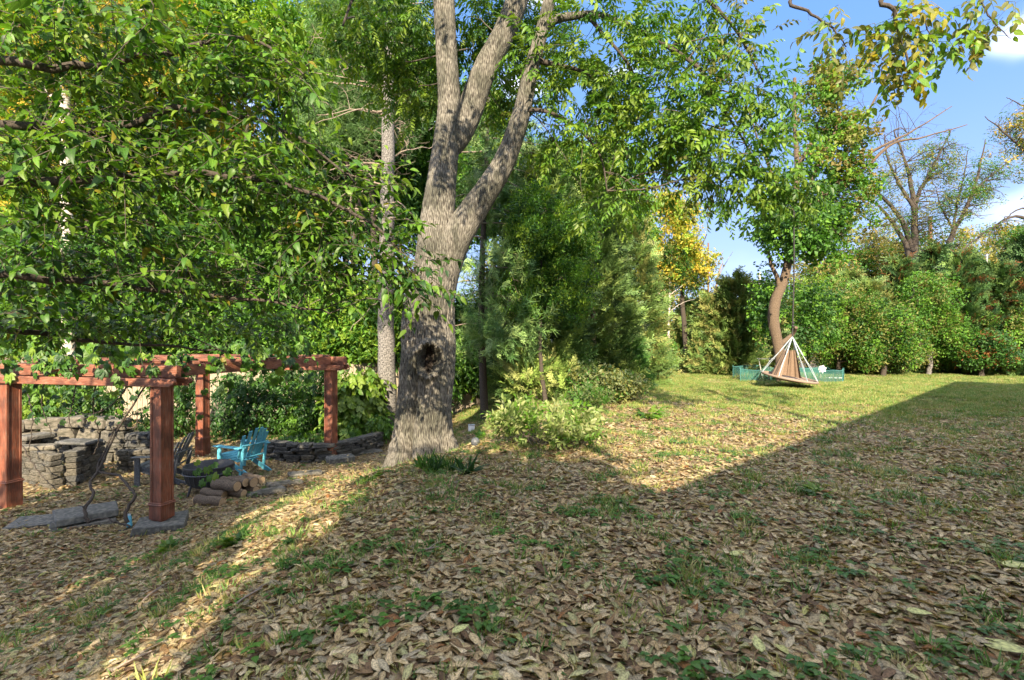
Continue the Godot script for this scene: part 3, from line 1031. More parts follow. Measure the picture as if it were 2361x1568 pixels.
# ------------------------------------------------------------------ the trees at the back
func wood(called: String, label: String, category: String, at: Vector3, limbs: Array, mat: Material, blobs: Array, n: int, mesh: Mesh, lmat: Material, pal: Array, s0: float, s1: float, mode: int, sd: int, thr := -0.05, twig_n := 40, group := "", freq := 0.7) -> Node3D:
	var t := thing(called, label, category, at, group)
	var knots := []
	for k in limbs.size():
		var l: Array = limbs[k]
		limb(t, "trunk" if k == 0 else "bough", l[0], l[1], l[2], mat, knots, 10 if k == 0 else 6, 20, 0.012 * at.length() * 0.06, sd + k)
	if n > 0:
		crown(t, "foliage", blobs, n, mesh, lmat, pal, s0, s1, mode, sd, thr, freq)
	twigs(t, knots, blobs, twig_n, (0.0016 if twig_n < 100 else 0.0007) * at.length(), M.twig if mat != M.dead_twig else mat, sd + 3)
	return t

func build_back_trees() -> void:
	var tuft := tuft_mesh(34, 0.42, 0.15, 0.075, 41)
	var tuft2 := tuft_mesh(30, 0.36, 0.12, 0.05, 42)
	var pine := needle_mesh(34, 0.2, 0.016, 43)
	M.tuft = tuft
	M.tuft2 = tuft2
	M.pine = pine
	# the tall pine with dead lower boughs beside the hollow tree
	var f := G(893, 1000)
	var d := -f.z
	var limbs := [[[f - Vector3(0, 0.3, 0), P(893, 900, d), P(890, 760, d), P(892, 600, d), P(893, 400, d), P(896, 200, d), P(901, 60, d), P(904, -140, d), P(906, -400, d)], 0.3, 0.1]]
	var r := RandomNumberGenerator.new()
	r.seed = 5
	for k in 34:
		var py := r.randf_range(-160, 720)
		var side := -1.0 if r.randf() < 0.72 else 1.0
		var reach := r.randf_range(60, 220) * (1.0 if side < 0 else 0.5)
		var dz := r.randf_range(-1.6, 1.6)
		var drop := r.randf_range(-40, 60)
		limbs.append([[P(893, py, d), P(893 + side * reach * 0.4, py + drop * 0.2 - 12, d + dz * 0.4), P(893 + side * reach, py + drop, d + dz)], 0.035, 0.008])
	var t := thing("pine_tree", "tall straight pine with mottled grey trunk and dead lower boughs", "tree", f)
	var knots := []
	for k in limbs.size():
		if k == 0:
			limb(t, "trunk", limbs[k][0], 0.3, 0.11, M.pine_bark, knots, 20, 40, 0.015, 3)
		else:
			limb(t, "dead_branch", limbs[k][0], limbs[k][1], limbs[k][2], M.dead_twig, knots, 5, 9, 0.04, k)
	var dead := [blob(800, 200, d, 130, 200, 1.6), blob(950, 250, d, 60, 200, 1.2), blob(820, 450, d, 110, 150, 1.4)]
	twigs(t, knots, dead, 130, 0.014, M.dead_twig, 8)
	crown(t, "needles", [blob(840, 30, d + 0.5, 150, 130, 1.6), blob(800, 250, d + 1.6, 130, 120, 1.0), blob(930, 180, d + 1.2, 60, 200, 1.0)], 1500, pine, M.needle, [Color(0.07, 0.15, 0.04), Color(0.1, 0.19, 0.05)], 0.8, 1.5, 3, 9, -0.1, 0.9)
	# pale trunk far to the left, seen in gaps of the leaves
	f = on(-13.6, 16.0)
	wood("tall_tree", "tall pale trunked tree at far left behind the leaning tree's foliage", "tree", f, [[[f - Vector3(0, 0.2, 0), P(160, 800, 16), P(156, 500, 16), P(150, 200, 16), P(156, -100, 16), P(160, -400, 16)], 0.22, 0.12], [[P(152, 150, 16), P(230, 60, 16), P(330, 20, 15.5)], 0.08, 0.02], [[P(150, 260, 16), P(60, 160, 16), P(-40, 110, 16)], 0.07, 0.02], [[P(156, 40, 16), P(100, -40, 16), P(20, -80, 16)], 0.07, 0.02]], M.pale_bark,
		[blob(80, 120, 16, 200, 160, 1.8), blob(300, 80, 16, 160, 160, 1.6), blob(120, 380, 16.5, 180, 120, 1.5)], 1500, tuft2, M.far_leaf, [LIME, BRIGHT, MID, GOLD], 0.8, 1.3, 1, 51, 0.02)
	# the wood behind the patio
	var spec := [
		[-14.5, 19.0, 110, 330, 250, 330, "light green spreading tree at far left edge of the wood behind the patio", [LIME, BRIGHT, BRIGHT], 1900],
		[-10.5, 21.0, 420, 300, 190, 350, "sunny yellow green tree in the wood behind the pergola's middle", [LIME, BRIGHT, LIME, GOLD], 1900],
		[-8.2, 18.5, 560, 520, 190, 240, "mid green leafy tree behind the turquoise chair", [BRIGHT, MID, MID], 1700],
		[-6.9, 22.5, 760, 330, 170, 330, "deep green tree in the wood left of the tall pine", [MID, DARK, MID, BRIGHT], 1800],
		[-2.4, 21.0, 1010, 330, 170, 300, "green tree filling the gap behind the hollow tree's stems", [MID, BRIGHT, DARK], 1700],
		[-12.5, 17.0, 200, 640, 220, 160, "low dense tree behind the stone fireplace", [MID, BRIGHT, DARK], 1500],
		[-15.5, 18.5, 60, 60, 260, 200, "sunny leaved tall tree at top left behind the leaning tree", [LIME, BRIGHT, LIME], 1500],
		[-9.0, 20.0, 480, 60, 300, 200, "tall bright tree whose top fills the upper left sky", [BRIGHT, LIME, MID], 1700],
		[-5.3, 19.5, 840, 130, 160, 260, "bright tree right behind the tall pine's upper trunk", [BRIGHT, LIME, MID], 1500],
		[-14.2, 18.6, 60, 720, 190, 120, "bushy understorey tree behind the fence at far left", [MID, BRIGHT, LIME], 900],
		[-10.6, 18.4, 330, 740, 170, 110, "bushy understorey tree over the fence between the red posts", [BRIGHT, MID, LIME], 900],
		[-7.6, 18.2, 600, 740, 160, 120, "bushy understorey tree over the fence by the turquoise chair", [MID, DARK, BRIGHT], 900],
		[-4.9, 18.3, 810, 730, 130, 130, "bushy understorey tree behind the right rear post", [BRIGHT, LIME, MID], 900],
		[-2.6, 19.0, 1000, 760, 110, 120, "bushy understorey tree seen past the hollow tree's left side", [MID, BRIGHT, DARK], 800],
		[-0.6, 18.4, 1130, 820, 110, 90, "low dark understorey tree behind the white pine's foot", [MID, DARK], 700],
	]
	for s in spec:
		f = on(s[0], s[1])
		var c := P(s[2], s[3], s[1])
		wood("woodland_tree", s[6], "tree", f, [[[f - Vector3(0, 0.2, 0), f.lerp(c, 0.5) + Vector3(0.2, 0, 0), c, c + Vector3(0.2, 4.0, 0)], 0.17, 0.05], [[f.lerp(c, 0.5), c + Vector3(-2.0, 0.6, 0.4)], 0.08, 0.02], [[f.lerp(c, 0.65), c + Vector3(1.8, 1.2, -0.4)], 0.08, 0.02]], M.dark_bark,
			[blob(s[2], s[3], s[1], s[4], s[5] * 0.7, 1.9), blob(s[2] - s[4] * 0.4, s[3] + s[5] * 0.4, s[1], s[4] * 0.7, s[5] * 0.5, 1.6), blob(s[2] + s[4] * 0.4, s[3] + s[5] * 0.3, s[1] - 0.5, s[4] * 0.7, s[5] * 0.5, 1.5)], s[8], tuft, M.far_leaf, s[7], 0.85, 1.5, 1, int(s[2] * 3 + s[3]) + 7, -0.12, 40, "trees of the wood behind the patio")
	# white pine right of the hollow tree, with soft drooping sprays
	f = on(-0.75, 14.2)
	t = thing("white_pine", "soft needled white pine just right of the hollow tree", "tree", f)
	knots = []
	limb(t, "trunk", [f - Vector3(0, 0.2, 0), P(1110, 700, 14.2), P(1120, 400, 14.4), P(1130, 150, 14.6)], 0.13, 0.04, M.dark_bark, knots, 10, 20)
	for k in 18:
		var py := 250.0 + k * 33.0
		var side := 1.0 if k % 3 != 0 else -1.0
		limb(t, "branch", [P(1112, py, 14.2), P(1112 + side * 60, py + 5, 14.2 + r.randf_range(-0.6, 0.3)), P(1112 + side * r.randf_range(90, 160), py + r.randf_range(20, 60), 14.2 + r.randf_range(-1.4, 0.8))], 0.03, 0.006, M.dead_twig, knots, 5, 9, 0.02, k)
	crown(t, "needles", [blob(1150, 330, 14.6, 80, 100, 1.3), blob(1140, 480, 14.4, 110, 70, 1.3), blob(1160, 640, 13.8, 110, 60, 1.2), blob(1180, 740, 13.3, 110, 60, 1.2), blob(1150, 800, 13.4, 90, 50, 1.0)], 420, pine, M.needle, [Color(0.13, 0.24, 0.06), Color(0.07, 0.16, 0.04), Color(0.22, 0.32, 0.1)], 0.9, 1.6, 2, 61, 0.08, 1.4)
	crown(t, "needles", [blob(1150, 400, 14.6, 90, 130, 1.3), blob(1160, 620, 13.9, 110, 90, 1.2), blob(1160, 770, 13.5, 100, 60, 1.0)], 520, M.cedar, M.needle, [Color(0.1, 0.19, 0.05), Color(0.06, 0.13, 0.035), Color(0.17, 0.26, 0.08)], 0.35, 0.65, 0, 64, 0.0, 1.3)
	twigs(t, knots, [blob(1170, 650, 13.6, 100, 100, 0.9)], 60, 0.012, M.dead_twig, 62)
	# yellowing maple and the slim bare-stemmed tree in front of it
	f = on(8.3, 24.0)
	wood("maple_tree", "golden yellow maple behind the slim bare stemmed tree", "tree", f, [[[f, P(1575, 720, 24), P(1570, 620, 24), P(1560, 520, 24), P(1540, 440, 24)], 0.14, 0.04], [[P(1570, 640, 24), P(1610, 580, 24), P(1630, 540, 24)], 0.06, 0.02], [[P(1570, 650, 24), P(1530, 590, 24), P(1500, 540, 24)], 0.06, 0.02]], M.dark_bark,
		[blob(1560, 540, 24, 75, 90, 1.5), blob(1590, 620, 24, 65, 60, 1.3), blob(1520, 600, 24, 60, 60, 1.3), blob(1540, 470, 24, 45, 50, 1.0)], 620, tuft, M.far_leaf, [GOLD, Color(0.45, 0.4, 0.05), Color(0.38, 0.36, 0.05), LIME, LIME], 0.7, 1.25, 1, 63, 0.0)
	f = G(1542, 862)
	d = -f.z
	wood("slim_tree", "slim bare stemmed young tree with a dark leafy top at lawn's far edge", "tree", f, [[[f - Vector3(0, 0.1, 0), P(1541, 780, d), P(1543, 700, d), P(1546, 630, d), P(1550, 570, d)], 0.075, 0.02], [[P(1544, 680, d), P(1585, 650, d), P(1620, 620, d)], 0.03, 0.008], [[P(1544, 690, d), P(1500, 665, d), P(1470, 640, d)], 0.03, 0.008], [[P(1543, 720, d), P(1570, 700, d), P(1600, 690, d)], 0.02, 0.006]], M.pale_bark,
		[blob(1575, 640, d, 60, 35, 0.8), blob(1500, 660, d, 50, 35, 0.7), blob(1545, 600, d, 45, 40, 0.7)], 260, tuft2, M.far_leaf, [DARK, MID, OLIVE], 0.7, 1.2, 1, 65, 0.0)
	# dark cedar mass between the hollow tree and the lawn
	cedar("cedar", "tall dark cedar standing right behind the white pine", on(0.9, 15.2), 7.2, 3.0, 1500, [Color(0.09, 0.17, 0.04), Color(0.06, 0.12, 0.03), Color(0.15, 0.22, 0.05)], 71)
	cedar("cedar", "broad cedar with pale green sprays bordering the lawn's left end", on(2.6, 16.6), 6.4, 3.0, 1500, [Color(0.12, 0.2, 0.045), Color(0.07, 0.13, 0.032), Color(0.18, 0.25, 0.06)], 72)
	cedar("cedar", "narrow cedar behind the small bright spruce", on(4.3, 18.4), 5.6, 2.4, 1100, [Color(0.12, 0.2, 0.045), Color(0.08, 0.14, 0.035), Color(0.2, 0.22, 0.06)], 73)
	cedar("spruce", "small bright green spruce at edge of lawn left of slim tree", on(3.75, 16.2), 1.75, 1.0, 420, [Color(0.08, 0.2, 0.03), Color(0.05, 0.14, 0.025)], 74, "", 0.0, 0.25, 0.5)
	# leaves of taller trees over these
	f = on(3.4, 20.0)
	wood("tall_tree", "tall green tree rising behind cedars left of the yellow maple", "tree", f, [[[f, P(1370, 600, 20), P(1380, 400, 20), P(1370, 250, 20)], 0.17, 0.04], [[P(1375, 520, 20), P(1440, 440, 20), P(1470, 400, 20)], 0.07, 0.02], [[P(1375, 500, 20), P(1310, 420, 20), P(1280, 370, 20)], 0.07, 0.02]], M.dark_bark,
		[blob(1370, 420, 20, 120, 110, 1.7), blob(1430, 520, 20, 80, 90, 1.5), blob(1290, 470, 20, 80, 110, 1.5), blob(1350, 600, 20, 110, 80, 1.5)], 1500, tuft, M.far_leaf, [BRIGHT, MID, LIME, MID], 0.8, 1.35, 1, 75, -0.08)
	f = on(0.9, 13.6)
	wood("young_tree", "young leafy tree with bright green foliage between hollow tree and lawn", "tree", f, [[[f, P(1245, 800, 13.6), P(1250, 650, 13.6), P(1240, 480, 13.6)], 0.07, 0.02], [[P(1248, 700, 13.6), P(1300, 600, 13.4)], 0.03, 0.01], [[P(1250, 640, 13.6), P(1190, 560, 13.6)], 0.03, 0.01]], M.dark_bark,
		[blob(1250, 520, 13.6, 90, 110, 1.0), blob(1300, 660, 13.4, 80, 90, 0.9), blob(1210, 680, 13.6, 70, 70, 0.8), blob(1330, 560, 13.8, 60, 80, 0.8)], 1300, tuft2, M.far_leaf, [BRIGHT, MID, LIME, DARK], 0.5, 0.9, 1, 77, -0.02, 60, "", 1.3)
	f = on(0.2, 18.0)
	wood("woodland_tree", "dark green tree behind the white pine's top", "tree", f, [[[f, P(1190, 600, 18), P(1200, 350, 18), P(1200, 150, 18)], 0.17, 0.04]], M.dark_bark,
		[blob(1180, 430, 18, 110, 130, 1.7), blob(1230, 580, 18, 100, 110, 1.5), blob(1180, 720, 17, 120, 80, 1.3)], 1300, tuft2, M.far_leaf, [DARK, MID, DARK], 0.8, 1.4, 1, 76, -0.08)

func build_swing_tree() -> void:
	var f := G(1806, 882)
	var d := -f.z
	var maple := tuft_mesh(24, 0.36, 0.15, 0.12, 81)
	var t := thing("swing_tree", "crooked maple with green and russet leaves that carries the hanging swing", "tree", f)
	var knots := []
	bark_limb(t, "trunk", [f - Vector3(0, 0.2, 0), P(1800, 830, d), P(1791, 780, d), P(1783, 735, d), P(1789, 690, d), P(1806, 650, d), P(1816, 610, d), P(1822, 560, d), P(1830, 480, d), P(1838, 400, d), P(1832, 280, d), P(1832, 180, d)], [0.24, 0.17, 0.16, 0.18, 0.17, 0.15, 0.14, 0.12, 0.1, 0.08, 0.06, 0.05], knots, 36, 70, 0.014, M.brown_bark)
	limb(t, "bough", [P(1797, 660, d), P(1790, 635, d), P(1778, 610, d), P(1770, 570, d)], 0.1, 0.05, M.brown_bark, knots, 8, 12)
	limb(t, "bough", [P(1790, 800, d), P(1815, 782, d), P(1828, 770, d), P(1836, 755, d - 0.3)], 0.11, 0.06, M.brown_bark, knots, 8, 12)
	var px := [[1860, 500, 1905, 440, 1960, 330, 2040, 190, 2055, 150], [1880, 470, 1940, 415, 2010, 350, 2100, 305, 2195, 245], [1850, 480, 1890, 370, 1925, 300, 1932, 200, 1925, 130], [1838, 400, 1870, 330, 1900, 260, 1960, 170, 2000, 130], [1900, 440, 1990, 390, 2060, 330, 2120, 318, 2230, 288], [1830, 480, 1790, 420, 1760, 350, 1740, 300, 1730, 260]]
	for k in px.size():
		var q: Array = px[k]
		var raw := [P(1830, 520, d)]
		for i in 5:
			raw.append(P(q[i * 2], q[i * 2 + 1], d - 0.1 * i * (k % 3 - 1)))
		limb(t, "bough", raw, 0.12 if k != 5 else 0.09, 0.014, M.brown_bark, knots, 7, 24, 0.02, 90 + k)
	# the limb the swing hangs from
	limb(t, "bough", [P(1826, 540, d), P(1850, 500, d - 0.7), P(1848, 480, d - 1.4), P(1830, 470, d - 2.0)], 0.1, 0.05, M.brown_bark, knots, 7, 14)
	var low := [blob(1830, 545, d - 0.5, 85, 55, 1.3), blob(1890, 490, d, 70, 80, 1.2), blob(1780, 500, d + 0.3, 60, 60, 1.2), blob(1900, 560, d, 60, 45, 1.0)]
	var high := [blob(1900, 330, d, 70, 100, 1.1), blob(1885, 225, d, 55, 70, 0.9), blob(1960, 410, d, 60, 60, 1.0), blob(1950, 170, d, 60, 40, 0.7), blob(1965, 500, d, 55, 60, 0.9), blob(1975, 300, d, 60, 50, 0.9)]
	crown(t, "foliage", low, 430, maple, M.far_leaf, [DARK, MID, MID, BRIGHT, MID], 0.7, 1.2, 1, 82, 0.0, 1.1)
	crown(t, "foliage", high, 520, maple, M.far_leaf, [MID, BRIGHT, OLIVE, MID, LIME, Color(0.19, 0.15, 0.04)], 0.65, 1.15, 1, 83, -0.02)
	crown(t, "foliage", [blob(1765, 700, d + 0.8, 35, 110, 0.7), blob(1870, 720, d + 1.2, 60, 90, 0.8)], 260, maple, M.far_leaf, [DARK, MID, BRIGHT], 0.6, 1.0, 1, 84, -0.1)
	twigs(t, knots, low + high + [blob(2050, 300, d, 120, 90, 0.8), blob(2100, 280, d, 110, 60, 0.8), blob(2000, 200, d, 60, 70, 0.6)], 260, 0.014, M.dark_bark, 85)

func build_right_trees() -> void:
	var tuft := tuft_mesh(22, 0.5, 0.2, 0.08, 91)
	var D := 33.0
	var f := on(26.0, D)
	# many-stemmed half bare tree
	wood("half_bare_tree", "dark many stemmed half bare tree fanning out behind the hedge", "tree", f, [
		[[f, P(2108, 640, D), P(2109, 556, D), P(2107, 478, D), P(2098, 415, D), P(2083, 360, D), P(2060, 300, D)], 0.34, 0.035],
		[[P(2109, 560, D), P(2111, 469, D), P(2140, 406, D), P(2168, 353, D), P(2193, 300, D)], 0.19, 0.025],
		[[P(2108, 640, D), P(2088, 563, D), P(2053, 507, D), P(2020, 470, D), P(1985, 455, D)], 0.2, 0.025],
		[[P(2108, 590, D), P(2080, 510, D), P(2040, 460, D), P(1991, 415, D), P(1960, 370, D)], 0.2, 0.025],
		[[P(2107, 478, D), P(2070, 420, D), P(2045, 360, D), P(2040, 310, D)], 0.13, 0.03],
		[[P(2060, 515, D), P(2030, 520, D), P(1990, 500, D)], 0.1, 0.03]], M.dark_bark,
		[blob(2090, 380, D, 110, 80, 2.2), blob(2000, 430, D, 70, 60, 1.8), blob(2170, 380, D, 60, 80, 1.8), blob(2060, 500, D, 90, 60, 2.0), blob(2140, 500, D, 60, 60, 1.8)], 420, tuft, M.far_leaf, [OLIVE, MID, MID, Color(0.2, 0.18, 0.04)], 0.5, 1.0, 1, 92, 0.02, 300, "half bare trees behind the hedge")
	f = on(29.5, D + 1)
	wood("half_bare_tree", "forked slender half bare tree right of the many stemmed one", "tree", f, [
		[[f, P(2186, 600, D), P(2197, 539, D), P(2225, 486, D), P(2253, 415, D), P(2262, 372, D), P(2272, 320, D)], 0.24, 0.025],
		[[P(2197, 539, D), P(2207, 468, D), P(2221, 415, D), P(2232, 346, D)], 0.1, 0.02],
		[[P(2245, 440, D), P(2290, 400, D), P(2330, 370, D)], 0.09, 0.02],
		[[P(2200, 530, D), P(2170, 480, D), P(2160, 440, D)], 0.09, 0.02]], M.dark_bark,
		[blob(2250, 440, D, 70, 70, 1.8), blob(2290, 400, D, 50, 60, 1.5), blob(2200, 470, D, 50, 70, 1.5)], 260, tuft, M.far_leaf, [OLIVE, MID, MID], 0.5, 0.95, 1, 93, 0.02, 200, "half bare trees behind the hedge")
	f = on(25.5, 24.0)
	wood("edge_tree", "open branched tree reaching in from the right edge", "tree", f, [
		[[f, P(2480, 500, 24), P(2460, 380, 24), P(2440, 200, 24)], 0.26, 0.08],
		[[P(2465, 420, 24), P(2361, 345, 24), P(2310, 300, 24), P(2270, 268, 24)], 0.09, 0.012],
		[[P(2470, 560, 24), P(2350, 500, 24), P(2280, 530, 24), P(2215, 580, 24)], 0.1, 0.02],
		[[P(2470, 500, 24), P(2361, 480, 24), P(2320, 505, 24)], 0.07, 0.02],
		[[P(2450, 300, 24), P(2370, 250, 24), P(2320, 225, 24)], 0.06, 0.012]], M.dark_bark,
		[blob(2350, 330, 24, 50, 60, 1.3), blob(2340, 280, 24, 45, 35, 1.0), blob(2300, 540, 24, 70, 30, 1.3), blob(2480, 320, 24, 110, 200, 2.4)], 620, tuft, M.far_leaf, [MID, OLIVE, MID, GOLD], 0.5, 0.9, 1, 94, 0.05, 150)
	f = on(24.4, 23.5)
	cedar("fir", "dark layered fir at the right edge of the picture", f, 6.6, 5.2, 1500, [Color(0.06, 0.13, 0.045), Color(0.09, 0.17, 0.055)], 95, "", 0.4, 0.6, 1.1)
	# the branch with yellowing leaves that hangs in at the top right
	f = on(5.6, 4.0)
	var sp := spray_mesh(7, 0.26, 0.1, 0.05, 96, 0.8, 5)
	var t := thing("yellowing_tree", "tree out to the right whose thin yellowing branches hang into the sky", "tree", f)
	var knots := []
	limb(t, "trunk", [f - Vector3(0, 0.2, 0), f + Vector3(0.1, 2.0, 0), f + Vector3(-0.1, 4.2, -0.2), f + Vector3(-0.2, 6.0, -0.3)], 0.15, 0.06, M.dark_bark, knots, 10, 16)
	limb(t, "bough", [f + Vector3(-0.1, 4.0, -0.2), P(2220, -160, 4.5), P(2037, -10, 4.6), P(2062, 21, 4.6), P(2069, 71, 4.6), P(2090, 131, 4.6), P(2101, 175, 4.6)], 0.035, 0.005, M.dark_bark, knots, 6, 26, 0.006, 3)
	limb(t, "bough", [f + Vector3(-0.1, 4.4, -0.2), P(2020, -170, 4.6), P(1829, -10, 4.7), P(1861, 25, 4.7), P(1921, 67, 4.7), P(1950, 110, 4.7)], 0.03, 0.004, M.dark_bark, knots, 6, 26, 0.006, 4)
	limb(t, "bough", [P(2062, 15, 4.6), P(2120, 30, 4.6), P(2150, 90, 4.6), P(2190, 130, 4.6)], 0.009, 0.003, M.dark_bark, knots, 5, 14, 0.006, 5)
	limb(t, "bough", [P(2220, -100, 4.5), P(2262, 0, 4.5), P(2290, 50, 4.5), P(2330, 90, 4.5)], 0.012, 0.003, M.dark_bark, knots, 5, 14, 0.006, 6)
	var blobs := [blob(1910, 60, 4.7, 60, 60, 0.25), blob(1990, 100, 4.65, 80, 60, 0.3), blob(2080, 40, 4.6, 100, 50, 0.3), blob(2090, 130, 4.6, 70, 60, 0.3), blob(2160, 90, 4.6, 60, 70, 0.3), blob(2060, 190, 4.6, 40, 45, 0.2), blob(2320, 40, 4.5, 60, 50, 0.3), blob(2200, 30, 4.6, 60, 30, 0.25)]
	crown(t, "foliage", blobs, 120, sp, M.leaf, [Color(0.32, 0.3, 0.03), LIME, Color(0.38, 0.3, 0.03), OLIVE, BRIGHT], 0.8, 1.2, 0, 97, -0.1, 1.8)
	crown(t, "foliage", [[f + Vector3(0.6, 6.0, 0), Vector3(1.3, 1.4, 1.2)]], 120, sp, M.leaf, [LIME, OLIVE, BRIGHT], 1.0, 1.5, 0, 98, -0.05, 1.0)
	twigs(t, knots, blobs, 70, 0.005, M.dark_bark, 99)

func build_hedge() -> void:
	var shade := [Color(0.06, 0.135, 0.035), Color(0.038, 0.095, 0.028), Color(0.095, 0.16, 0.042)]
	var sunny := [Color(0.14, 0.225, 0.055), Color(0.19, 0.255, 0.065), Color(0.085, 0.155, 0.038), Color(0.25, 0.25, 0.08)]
	var tuft := tuft_mesh(30, 0.4, 0.13, 0.07, 101)
	# survey columns: middle, foot distance, top row, width in pixels, sunny?, label
	var rows := [
		[1650, 23.5, 690, 110, 1, "pointed pale green arborvitae next to the slim tree", "cedar"],
		[1695, 23.0, 640, 120, 1, "pyramid shaped yellow green arborvitae left of the swing tree", "cedar"],
		[1755, 24.0, 665, 100, 1, "arborvitae half hidden behind the swing tree's trunk on its left", "cedar"],
		[2005, 24.5, 660, 140, 1, "dark green arborvitae right behind the white pinwheel", "cedar"],
		[2075, 25.0, 610, 140, 0, "arborvitae between the pinwheel and the grey trunked one", "cedar"],
		[2215, 24.0, 590, 150, 0, "tall deep green arborvitae under the forked half bare tree", "cedar"],
		[2300, 23.5, 620, 140, 0, "deep green arborvitae near the right edge, by the white pole", "cedar"],
		[2370, 23.0, 640, 130, 0, "last arborvitae of the hedge at the right edge", "cedar"],
		[1960, 26.0, 640, 110, 1, "pointed yellow green arborvitae rising left of the many stemmed tree", "cedar"],
		[2160, 26.0, 575, 110, 0, "pointed dark arborvitae rising between the two half bare trees", "cedar"],
		[2255, 25.0, 640, 90, 1, "narrow light green arborvitae left of the white pole", "cedar"],
		[1600, 25.5, 700, 100, 1, "thin olive arborvitae behind the slim tree's stem", "cedar"],
	]
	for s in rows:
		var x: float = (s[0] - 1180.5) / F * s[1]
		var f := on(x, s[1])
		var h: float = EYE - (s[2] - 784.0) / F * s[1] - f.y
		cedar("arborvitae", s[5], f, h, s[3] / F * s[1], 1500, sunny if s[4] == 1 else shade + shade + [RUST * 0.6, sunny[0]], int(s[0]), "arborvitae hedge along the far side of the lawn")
	var wide := [
		[2035, 22.6, 760, 80, 120, [BRIGHT, MID, OLIVE, DARK], "round leafy bush in front of the hedge right of pinwheel"],
		[2330, 22.8, 770, 80, 110, [MID, BRIGHT, OLIVE], "leafy bush in front of the hedge at the right edge"],
		[1930, 23.5, 730, 95, 150, [BRIGHT, MID, OLIVE, MID], "light leaved shrubby tree right of swing tree trunk"],
		[2140, 23.0, 720, 80, 160, [BRIGHT, MID, OLIVE, MID], "grey trunked bushy tree in the middle of the right hedge"],
		[1860, 26.0, 700, 70, 120, [LIME, OLIVE, MID], "sunlit bushy tree behind the hanging swing"],
		[2260, 22.4, 800, 60, 60, [DARK, MID, DARK, MID, RUST], "dark thicket bush below the deep green arborvitaes"],
		[1490, 21.0, 790, 60, 80, [MID, OLIVE, BRIGHT], "loose leafy bush left of the slim tree's foot"],
	]
	for s in wide:
		var x: float = (s[0] - 1180.5) / F * s[1]
		var f := on(x, s[1])
		wood("hedge_tree", s[6], "tree", f, [[[f - Vector3(0, 0.1, 0), f + Vector3(0.1, 0.9, 0), P(s[0], s[2], s[1])], 0.13, 0.04], [[f + Vector3(0.1, 0.8, 0), P(s[0] + s[3] * 0.5, s[2], s[1])], 0.06, 0.02], [[f + Vector3(0.1, 0.6, 0), P(s[0] - s[3] * 0.5, s[2], s[1])], 0.06, 0.02]], M.dark_bark if s[0] != 2140 else M.pine_bark,
			[blob(s[0], s[2] - s[4] * 0.1, s[1], s[3] * 0.8, s[4] * 0.5, 1.2), blob(s[0] - s[3] * 0.5, s[2] + s[4] * 0.35, s[1], s[3] * 0.6, s[4] * 0.4, 1.1), blob(s[0] + s[3] * 0.5, s[2] + s[4] * 0.3, s[1] - 0.2, s[3] * 0.6, s[4] * 0.4, 1.1), blob(s[0] + s[3] * 0.15, s[2] + s[4] * 0.5, s[1] + 0.6, s[3] * 0.9, s[4] * 0.3, 0.8)], 900, tuft, M.far_leaf, s[5], 0.6, 1.1, 1, int(s[0]) + 1, 0.02, 60, "", 1.3)
	# the far wood that closes the view over and behind the hedge
	var far := tuft_mesh(26, 0.9, 0.3, 0.16, 103)
	var cols := [[1500, 690, 110, 70], [1640, 740, 100, 60], [1760, 720, 110, 60], [1900, 640, 110, 70], [1990, 600, 110, 60], [2060, 580, 100, 70], [2190, 590, 120, 70], [2320, 600, 110, 80], [2450, 640, 120, 110], [-60, 690, 130, 110], [150, 700, 130, 110], [360, 690, 130, 110], [560, 700, 130, 110], [760, 690, 130, 110], [960, 700, 120, 110], [1150, 690, 120, 110], [1330, 690, 120, 110]]
	for k in cols.size():
		var c: Array = cols[k]
		var dd := 36.0 + (k % 3) * 3.0
		var f := on((c[0] - 1180.5) / F * dd, dd)
		wood("distant_tree", "olive tree of the far wood, showing %s" % ["left of the yellow maple", "behind the slim tree's stem", "under the gap of sky", "just right of the swing tree", "left of the many stemmed tree", "behind the many stemmed tree's foot", "behind the forked tree's foot", "by the pale pole", "past the right edge fir", "at the picture's left edge", "behind the pale tall trunk", "over the front post", "over the turquoise chair", "left of the tall pine", "between pine and hollow tree", "behind the white pine", "behind the dark cedars"][k], "tree", f, [[[f, P(c[0], c[1] + 20, dd), P(c[0], c[1] - 20, dd)], 0.2, 0.06]], M.dark_bark,
			[blob(c[0], c[1], dd, c[2] * 0.7, c[3], 2.5), blob(c[0] + 30, c[1] + 60, dd, c[2] * 0.7, c[3] * 0.8, 2.5)], 420, far, M.far_leaf, [OLIVE, Color(0.24, 0.21, 0.05), MID, Color(0.28, 0.23, 0.06)], 0.5, 0.95, 1, 300 + k, 0.0, 30, "trees of the far wood behind the hedge")

